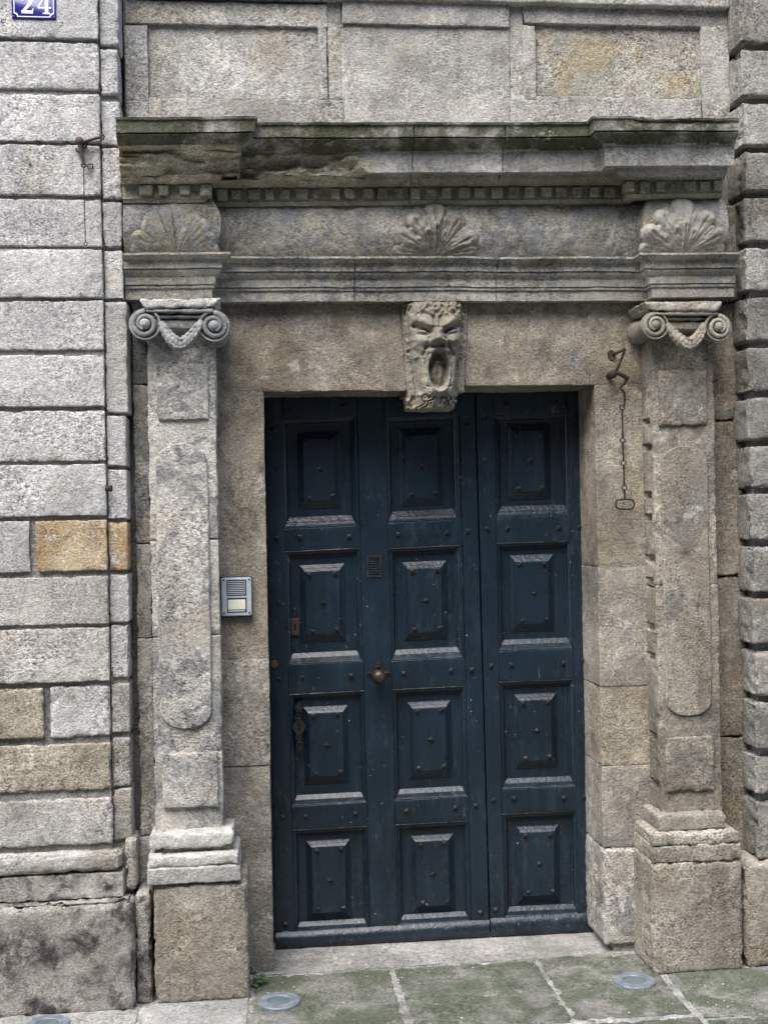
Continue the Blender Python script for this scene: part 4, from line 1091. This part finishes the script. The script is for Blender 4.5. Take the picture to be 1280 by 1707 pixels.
# keyhole plates
ek = A(498, 1209, DD - .02)
def escutcheon(px0, y0, px1, y1):
    cx, cz = A((px0 + px1) / 2, (y0 + y1) / 2, DD - .01); h_ = (y1 - y0) / 480 / 2; w_ = (px1 - px0) / 480 / 2
    pts = []
    for k in range(40):
        a = 2 * math.pi * k / 40
        v = math.cos(a); u = math.sin(a)
        wv = w_ * (.55 + .35 * math.cos(v * 7.5)) * (1 - .2 * v * v)
        pts.append((cx + u * wv, cz + v * h_))
    dk = DD - .006
    pl_ = poly_plate('keyhole_plate', pts, dk - .03, dk, M['stud'], wide); pl_['label'] = 'ornate iron keyhole plate with scrolls'
    for sv in (-1, 1):
        for (oz, R0, sg) in ((.62, .0105, 1), (.36, .0125, -1)):
            P = []
            for i in range(26):
                t = i / 25; a = math.pi * (.5 + 2.6 * t) * sg; r_ = R0 * (1 - .72 * t)
                P.append((cx + .002 * sg + r_ * math.cos(a), -dk - .002, cz + sv * (oz * h_ * 1.1 + r_ * math.sin(a))))
            tube('plate_scroll', P, .0026, M['stud'], pl_, n=6)
    kh = [(cx + .0055 * math.sin(a), cz + .008 + .0065 * math.cos(a)) for a in np.linspace(-2.4, 2.4, 14)] + [(cx + .004, cz - .013), (cx - .004, cz - .013)]
    poly_plate('keyhole', kh, dk - .01, dk + .0012, M['hole_shade'], pl_)
escutcheon(486, 1168, 511, 1256)
q = rq(486, 1031, 499, 1059, DD - .02, 0); lp = box('lock_plate', q, DD - .036, DD - .020, M['rust'], wide)
cx, cz = A(492, 1045, DD - .02); poly_plate('keyhole', [(cx - .003, cz + .012), (cx + .003, cz + .012), (cx + .003, cz - .012), (cx - .003, cz - .012)], DD - .03, DD - .0188, M['hole_shade'], lp)
cx, cz = A(457.5, 1107, DD)
cyl = lathe('lock_cylinder', [(.0145, -.01), (.0145, .006), (.012, .009), (.0085, .009), (.008, .012), (.002, .0125)], (cx, -DD, cz), M['brass'], wide, n=22)
poly_plate('keyhole', [(cx - .0012, cz + .005), (cx + .0012, cz + .005), (cx + .0012, cz - .005), (cx - .0012, cz - .005)], DD + .008, DD + .0133, M['hole_shade'], cyl)
# little louvred vent
q = rq(611, 926, 636, 962, DD, 0); 
vent = loft('vent', [(q, DD - .02), (q, DD + .004), (rq(614, 929, 633, 959, DD, 0), DD + .004), (rq(614, 929, 633, 959, DD, 0), DD - .012)], M['stud'], wide)
for k in range(7):
    y = 931.5 + k * 4
    a, b = A(614, y, DD), A(633, y - .6, DD)
    V = [(a[0], -DD + .008, a[1] + .004), (b[0], -DD + .008, b[1] + .004), (b[0], -DD - .003, b[1] - .001), (a[0], -DD - .003, a[1] - .001), (a[0], -DD + .008, a[1] + .0025), (b[0], -DD + .008, b[1] + .0025), (b[0], -DD - .003, b[1] - .0025), (a[0], -DD - .003, a[1] - .0025)]
    make('slat', V, [[0, 1, 2, 3], [7, 6, 5, 4], [0, 4, 5, 1], [3, 2, 6, 7]], M['stud'], vent, smooth=False)
# cover strip behind the meeting edge
timber('cover_strip', [A(781, 640, DD), A(806, 640, DD), A(828, 1560, DD), A(806, 1560, DD)], DD - .075, DD - .046, wide)

# --- narrow leaf
narrow = thing('door_leaf', (1.02, .22, 0), 'narrow dark blue wooden door leaf with one column of studded panels', 'door')
N_ = dict(l0=(793, 817.5), l1=(822.5, 840.5), r0=(946, 965.5), r1=(973.5, 991))
stile(narrow, N_['l0'], N_['l1'], 640, 1534, 1530); stile(narrow, N_['r0'], N_['r1'], 640, 1524, 1522)
prev = 640
for (o, f) in rows3:
    sl = -.03 - .015 * (o[1] - 690) / 700
    rail(narrow, N_['l1'], N_['r0'], prev, o[1], sl); door_panel(narrow, o, f, sl); prev = o[3]
rail(narrow, N_['l1'], N_['r0'], prev, prev + 4, -.045)
weather_rail(narrow, [(817.5, 1531), (990.5, 1521)], [(818, 1562), (991, 1555)])
for (px, py) in [(806, 702), (960, 697), (843, 676), (925, 673), (812, 882), (846, 881), (931, 880), (966, 878), (818, 1110), (851, 1108), (938, 1105), (972, 1101), (822, 1333), (856, 1331), (939, 1330), (974, 1328), (825, 1516), (976, 1509)]:
    stud(px, py, DD - .001, narrow)

# ================================================================== SMALL THINGS
# --- intercom
ic = thing('intercom', (*[AX(394, 1000, .0)], 0, AZ(394, 1027, 0)), 'small grey aluminium intercom with black grille and cream name card on the door jamb', 'intercom')
DI = .030
worn('housing', Q(367, 961, 421, 1029, .012), -.002, .014, M['black'], ic, r=.003, amp=0, res=.05, chip=0)
qi = Q(369, 963, 420, 1027, DI)
def rr_rect(q, r_, n=5):
    (x0, z1_), (x1, _), (_, z0_), _ = q; pts = []
    for cx, cz, a0 in ((x1 - r_, z1_ - r_, 0), (x0 + r_, z1_ - r_, 90), (x0 + r_, z0_ + r_, 180), (x1 - r_, z0_ + r_, 270)):
        for k in range(n + 1): a = rad(a0 + 90 * k / n); pts.append((cx + r_ * math.cos(a), cz + r_ * math.sin(a)))
    return pts
def rr_in(q, b): return [(q[0][0] + b, q[0][1] - b), (q[1][0] - b, q[1][1] - b), (q[2][0] - b, q[2][1] + b), (q[3][0] + b, q[3][1] + b)]
fp = loftN('faceplate', [(rr_rect(qi, .007), .012), (rr_rect(qi, .007), DI - .004), (rr_rect(rr_in(qi, .003), .006), DI)], M['alu'], ic)
gq = Q(378, 966.5, 411, 993, DI)
gr = box('speaker_grille', gq, .014, DI + .0012, M['black'], ic, bev=.0008)
for k in range(8):
    y = 969 + k * 3.0; qq = Q(379.5, y, 409.5, y + 1.1, DI); box('slat', qq, DI, DI + .0030, M['alu'], gr, bev=.0004)
bq = Q(379, 996.5, 411.5, 1021, DI)
bf = box('call_button', bq, .014, DI + .0014, M['black'], ic, bev=.0008)
box('name_card', Q(380.5, 999.5, 409.5, 1016, DI), DI, DI + .0034, M['cream'], bf, bev=.0006)
box('button_bar', Q(381, 1017.5, 409, 1019.5, DI), DI, DI + .0030, M['alu'], bf, bev=.0004)
for (px, py) in ((373, 967), (415.5, 966), (374, 1022.5), (416, 1021.5)):
    x, z = A(px, py, DI); lathe('screw', [(.0034, -.003), (.0034, .0008), (.0025, .0018), (.0003, .002)], (x, -DI, z), M['stud'], ic, n=12)

# --- bell pull chain on the right jamb
bp_ = thing('bell_pull', (AX(1036, 640, .03), -.02, AZ(1036, 850, .03)), 'rusty iron bell pull chain with oval handle hanging from a bracket on the right jamb', 'bell pull')
dI = .035
def T3(pts, d=dI): return [(*[A(a, b, d if len(c) == 0 else c[0])[0]], -(d if len(c) == 0 else c[0]), A(a, b, d if len(c) == 0 else c[0])[1]) for (a, b, *c) in pts]
tube('bracket_rod', T3([(1041, 582, .075), (1037, 594, .07), (1032, 606, .065), (1027, 618, .055)]), [.0055, .0045, .0045, .006], M['iron'], bp_)
tube('bracket_spike', T3([(1017, 592, -.01), (1026, 589, .02), (1033, 586, .05), (1041, 582, .075)]), [.005, .005, .0045, .005], M['rust'], bp_)
x, z = A(1020, 624, .045); lathe('pivot', [(.011, -.05), (.011, .0), (.0155, .002), (.0155, .012), (.010, .017), (.002, .018)], (x, -.045, z), M['iron'], bp_, n=20)
tube('lever', T3([(1020, 624, .05), (1029, 621, .055), (1037, 626, .055), (1046, 631, .05)]), [.009, .008, .0075, .009], M['iron'], bp_)
tube('hook', T3([(1044, 633, .05), (1040, 640, .046), (1033.5, 646, .044), (1036, 650, .042), (1040, 655, .04), (1041, 664, .037), (1040, 676, dI)]), [.0055, .0045, .004, .004, .004, .0038, .0035], M['iron'], bp_)
def ringlink(px, py, r_, name='ring', rx=1.0, rt=.0022):
    cx, cz = A(px, py, dI)
    P = [(cx + r_ * rx * math.cos(a), -dI, cz + r_ * math.sin(a)) for a in np.linspace(0, 2 * math.pi, 21)[:-1]]
    return tube(name, P, rt, M['iron'], bp_, n=7, closed=True)
for (px, py) in ((1036.5, 679.5), (1037.5, 734), (1039, 772), (1040, 813)): ringlink(px, py, .0085)
def barlink(p0, p1):
    P = T3([p0, (p0[0], p0[1] + 4), ((p0[0] + p1[0]) / 2, (p0[1] + p1[1]) / 2), (p1[0], p1[1] - 4), p1]); tube('link', P, [.0035, .0038, .0026, .0036, .0032], M['iron'], bp_, n=7)
barlink((1036.6, 682), (1037.4, 731)); barlink((1037.6, 737), (1038.8, 769)); barlink((1039.1, 775), (1040, 810)); barlink((1040.2, 816), (1041, 832))
cx, cz = A(1041, 840.5, dI); P = []
for k in range(36):
    a = 2 * math.pi * k / 36; P.append((cx + .0335 * math.copysign(abs(math.cos(a)) ** .6, math.cos(a)), -dI, cz + .0175 * math.copysign(abs(math.sin(a)) ** .75, math.sin(a))))
tube('handle', P, .0032, M['iron'], bp_, n=8, closed=True)
# iron-stained socket in the stone
sx, sz = A(1018, 592, .0)
sk = loftN('socket', [([(sx + .016 * math.cos(a), sz + .020 * math.sin(a)) for a in np.linspace(0, 6.283, 13)[:-1]], -.01), ([(sx + .014 * math.cos(a) * (1 + .2 * math.sin(3 * a)), sz + .018 * math.sin(a)) for a in np.linspace(0, 6.283, 13)[:-1]], .005), ([(sx + .009 * math.cos(a), sz + .012 * math.sin(a)) for a in np.linspace(0, 6.283, 13)[:-1]], .003)], M['rust'], bp_)

# --- bell lever on the left wall
bl = thing('bell_lever', (AX(140, 240, DW), -DW, AZ(140, 405, DW)), 'rusty iron bell crank with a thin pull wire on the pale rusticated wall', 'bell crank')
dl_ = DW + .022
tube('arm', T3([(136, 238), (150, 233.5), (164, 229.5), (170, 228)], dl_), [.0065, .0055, .005, .0045], M['rust'], bl)
tube('arm', T3([(134, 240), (136.5, 255), (139, 269), (140, 275)], dl_), [.0075, .006, .0055, .0055], M['rust'], bl)
def eye_(px, py, r_):
    cx, cz = A(px, py, dl_)
    tube('eye', [(cx + r_ * math.cos(a), -dl_, cz + r_ * math.sin(a)) for a in np.linspace(0, 6.2832, 17)[:-1]], .0032, M['rust'], bl, n=7, closed=True)
eye_(170.5, 228, .007); eye_(140, 275.5, .0065)
x, z = A(135, 239, DW); lathe('pivot', [(.010, -.03), (.010, .012), (.014, .014), (.014, .027), (.008, .032), (.002, .033)], (x, -DW, z), M['rust'], bl, n=16)
tube('staple', T3([(127, 247, DW - .01), (128, 250, DW + .015), (132, 254, DW + .015), (133, 252, DW - .01)]), .0028, M['iron'], bl, n=6)
tube('staple', T3([(138, 245, DW - .01), (142, 246, DW + .014), (145, 243, DW + .014), (143, 242, DW - .01)]), .0028, M['iron'], bl, n=6)
tube('pull_wire', T3([(140, 278), (140.6, 310), (141.5, 350), (143, 402)], dl_), .0017, M['iron'], bl, n=6)
cx, cz = A(143.5, 406, dl_); tube('wire_loop', [(cx + .005 * math.cos(a), -dl_, cz + .006 * math.sin(a)) for a in np.linspace(0, 6.2832, 13)[:-1]], .0014, M['iron'], bl, n=5, closed=True)
cx, cz = A(151.5, 278.5, DW); s_ = .0078
st = tube('wall_staple', [(cx + s_ * a, -DW - .006, cz + s_ * b) for a, b in ((-1, -.8), (-1, .8), (-.8, 1), (.8, 1), (1, .8), (1, -.8), (.8, -1), (-.8, -1))], .0020, M['iron'], None, n=6, closed=True)
tag(st, 'tiny square iron staple fixed beside the bell crank', 'staple')

# --- iron peg
px_, pz_ = A(178, 815, .13)
pg = thing('iron_peg', (px_, -.13, pz_), 'short black iron peg with a flat head sticking from the wall edge', 'peg')
tube('shank', [(px_ - .004, -.12, pz_), (px_ + .004, -.165, pz_ - .001), (px_ + .012, -.175, pz_)], [.0055, .005, .005], M['iron'], pg, n=8)
tube('head', [(px_ + .010, -.175, pz_), (px_ + .022, -.178, pz_)], [.0085, .0115], M['iron'], pg, n=8)

# --- number plate 24
np_ = thing('number_plate', (AX(56, 0, DW), -DW, AZ(56, 33, DW)), 'blue enamel house number plate with white number 24 on the pale wall', 'number plate')
dn = DW + .010
q = Q4([(19.5, -20), (93.5, -19.5), (93.8, 33), (20, 31)], dn)
x0 = (q[0][0] + q[3][0]) / 2; x1 = (q[1][0] + q[2][0]) / 2; z0 = (q[2][1] + q[3][1]) / 2; z1 = (q[0][1] + q[1][1]) / 2
qq = [(x0, z1), (x1, z1), (x1, z0), (x0, z0)]
plt = loftN('plate', [(rr_rect(qq, .004), DW - .006), (rr_rect(qq, .004), dn - .003), (rr_rect(rr_in(qq, .003), .003), dn)], M['enamel'], np_)
def notched(q, c, n=6):
    (a0, b1), (a1, _), (_, b0), _ = q; pts = []
    for cx, cz, s0 in ((a1, b1, 180), (a1, b0, 90), (a0, b0, 0), (a0, b1, -90)):
        for k in range(n + 1):
            a = rad({180: 180, 90: 90, 0: 90, -90: 0}[s0]); 
        pass
    def arc(cx, cz, a0_, a1_): 
        return [(cx + c * math.cos(rad(a0_ + (a1_ - a0_) * k / n)), cz + c * math.sin(rad(a0_ + (a1_ - a0_) * k / n))) for k in range(n + 1)]
    return arc(a1, b1, 180, 270) + arc(a1, b0, 90, 180) + arc(a0, b0, 0, 90) + arc(a0, b1, 270, 360)
def line_loop(name, pa, pb, d, mat, parent):
    n = len(pa); V = [(x, -d, z) for x, z in pa] + [(x, -d, z) for x, z in pb]
    return make(name, V, [[i, (i + 1) % n, n + (i + 1) % n, n + i] for i in range(n)], mat, parent, smooth=False)
line_loop('white_border', notched(rr_in(qq, .0065), .011), notched(rr_in(qq, .0095), .0115), dn + .0006, M['enamel_w'], plt)
def ribbon(name, pts, wd, d, mat, parent):
    """flat brush stroke with varying half width"""
    pts = [Vector((a, b)) for a, b in pts]; V, F = [], []
    for i, p in enumerate(pts):
        t = (pts[min(i + 1, len(pts) - 1)] - pts[max(i - 1, 0)]).normalized(); n_ = Vector((-t.y, t.x)) * wd[i]
        for s in (1, -1): V.append((p.x + s * n_.x, -d, p.y + s * n_.y))
    for i in range(len(pts) - 1): F.append([2 * i, 2 * i + 1, 2 * i + 3, 2 * i + 2])
    return V, F
def digit(name, strokes, ox, oz, s, d, parent):
    V, F = [], []
    for i, (pts, wd) in enumerate(strokes):
        v, f = ribbon('', [(ox + a * s, oz + b * s) for a, b in pts], [w_ * s for w_ in wd], d + i * .00025, None, None)
        F += [[k + len(V) for k in ff] for ff in f]; V += v
    return make(name, V, F, M['enamel_w'], parent, smooth=False)
def arcp(cx, cy, rx, ry, a0, a1, n=12): return [(cx + rx * math.cos(rad(a0 + (a1 - a0) * k / n)), cy + ry * math.sin(rad(a0 + (a1 - a0) * k / n))) for k in range(n + 1)]
two = [(arcp(.28, .74, .23, .20, 190, -20, 16) + [(.44, .52), (.30, .34), (.14, .17), (.08, .09)], [.05, .055, .055, .05, .045, .04, .04, .04, .045, .05, .06, .07, .08, .088, .09, .09, .09, .085, .075, .06, .05]),
       ([(.02, .075), (.15, .10), (.30, .085), (.45, .075), (.56, .085)], [.07, .095, .08, .075, .085]), ([(.54, .05), (.56, .16), (.575, .26)], [.03, .028, .02]), (arcp(.13, .72, .055, .055, 0, 360, 10), [.05] * 11)]
four = [([(.44, 1.0), (.44, .5), (.44, .04)], [.085, .085, .085]), ([(.26, .03), (.60, .03)], [.035, .035]), ([(.02, .30), (.66, .30)], [.042, .042]), ([(.42, .98), (.22, .62), (.04, .32)], [.05, .04, .04]), ([(.64, .25), (.645, .36)], [.02, .02])]
hgt = (z1 - z0) * .66; zb0 = z0 + (z1 - z0) * .175
digit('digit', two, x0 + .030, zb0, hgt, dn + .0006, plt)
digit('digit', four, x0 + .082, zb0, hgt, dn + .0006, plt)
for (a, b) in ((x0 + .006, z0 + .0065), (x1 - .006, z0 + .0065), (x0 + .006, z1 - .0065), (x1 - .006, z1 - .0065)):
    lathe('screw', [(.0045, -.002), (.0045, .001), (.0028, .003), (.0004, .0035)], (a, -dn, b), M['stud'], np_, n=12)
# old fixing plugs in the wall below the plate
for (px, py, lab) in ((7, 35, 'small square iron plug below the lower left corner of the number plate'), (102, 41, 'small square iron plug below the lower right corner of the number plate')):
    x, z = A(px, py, DW); h_ = .0075
    o = loft('wall_plug', [([(x - h_, z + h_ * .8), (x + h_, z + h_ * .8), (x + h_, z - h_ * .8), (x - h_, z - h_ * .8)], DW - .03), ([(x - h_, z + h_ * .8), (x + h_, z + h_ * .8), (x + h_, z - h_ * .8), (x - h_, z - h_ * .8)], DW + .0045), ([(x - h_ * .8, z + h_ * .6), (x + h_ * .8, z + h_ * .6), (x + h_ * .8, z - h_ * .6), (x - h_ * .8, z - h_ * .6)], DW + .005), ([(x - h_ * .7, z + h_ * .5), (x + h_ * .7, z + h_ * .5), (x + h_ * .7, z - h_ * .5), (x - h_ * .7, z - h_ * .5)], DW + .002)], M['rust'], None)
    tag(o, lab, 'wall plug', 'iron plugs below the number plate')

# --- recessed ground lights
for (px, py, lab) in ((466, 1670, 'round recessed ground light with grey ring by the left pedestal and doorstep'), (1057, 1636, 'round recessed ground light with grey ring in front of the right pilaster pedestal'), (80, 1706, 'round recessed ground light with grey ring below the pale rusticated wall')):
    x, y = G(px, py)
    if px == 80: y -= .012
    g_ = thing('ground_light', (x, y, 0), lab, 'ground light', 'recessed lights in the pavement')
    lathe('ring', [(.069, -.05), (.069, .003), (.066, .006), (.040, .0065), (.037, .004), (.0365, -.012), (.036, -.03)], (x, y, 0), M['zinc'], g_, n=40, axis='z')
    lathe('lens', [(.0362, -.03), (.0362, .0015), (.030, .003), (.012, .0042), (.002, .0044)], (x, y, 0.001), M['lens'], g_, n=32, axis='z')

# --- weed growing at the pedestal corner
wx, wy = G(428, 1640)
weed = thing('weed', (wx, wy, 0), 'small green weed growing at the foot of the left pedestal', 'weed')
def leafblade(base, tip, wd, fold=.2):
    b, t = Vector(base), Vector(tip); ax = t - b; L = ax.length; ax.normalize()
    sd_ = ax.cross(Vector((0, 0, 1))).normalized(); up = sd_.cross(ax); V, F = [], []
    n = 7
    for i in range(n + 1):
        f = i / n; wv = wd * math.sin(math.pi * min(1, f * .9 + .08)) ** .75; c = b + ax * L * f + Vector((0, 0, -.25 * L * f * f)) 
        V += [tuple(c - sd_ * wv + up * wv * fold), tuple(c), tuple(c + sd_ * wv + up * wv * fold)]
    for i in range(n):
        for k in range(2): F.append([3 * i + k, 3 * i + k + 1, 3 * i + k + 4, 3 * i + k + 3])
    return make('leaf', V, F, M['leaf'], weed)
rnd = random.Random(5)
for (dx, dy, dz, wd) in ((.042, -.02, .026, .013), (.022, -.03, .018, .011), (.006, -.024, .03, .009), (-.012, -.02, .045, .008), (-.014, -.018, .062, .007), (.03, -.004, .03, .011), (.012, -.036, .008, .010), (-.004, -.03, .02, .009)):
    stx = (wx - .010 + rnd.uniform(-.003, .003), wy + .004, .0)
    mid = (stx[0] + dx * .45, stx[1] + dy * .45, dz * .8)
    tube('stem', [stx, ((stx[0] + mid[0]) / 2, (stx[1] + mid[1]) / 2, dz * .55), mid], [.0014, .0011, .0009], M['leaf'], weed, n=5)
    leafblade(mid, (mid[0] + dx * .7, mid[1] + dy * .7, mid[2] + dz * .35), wd)
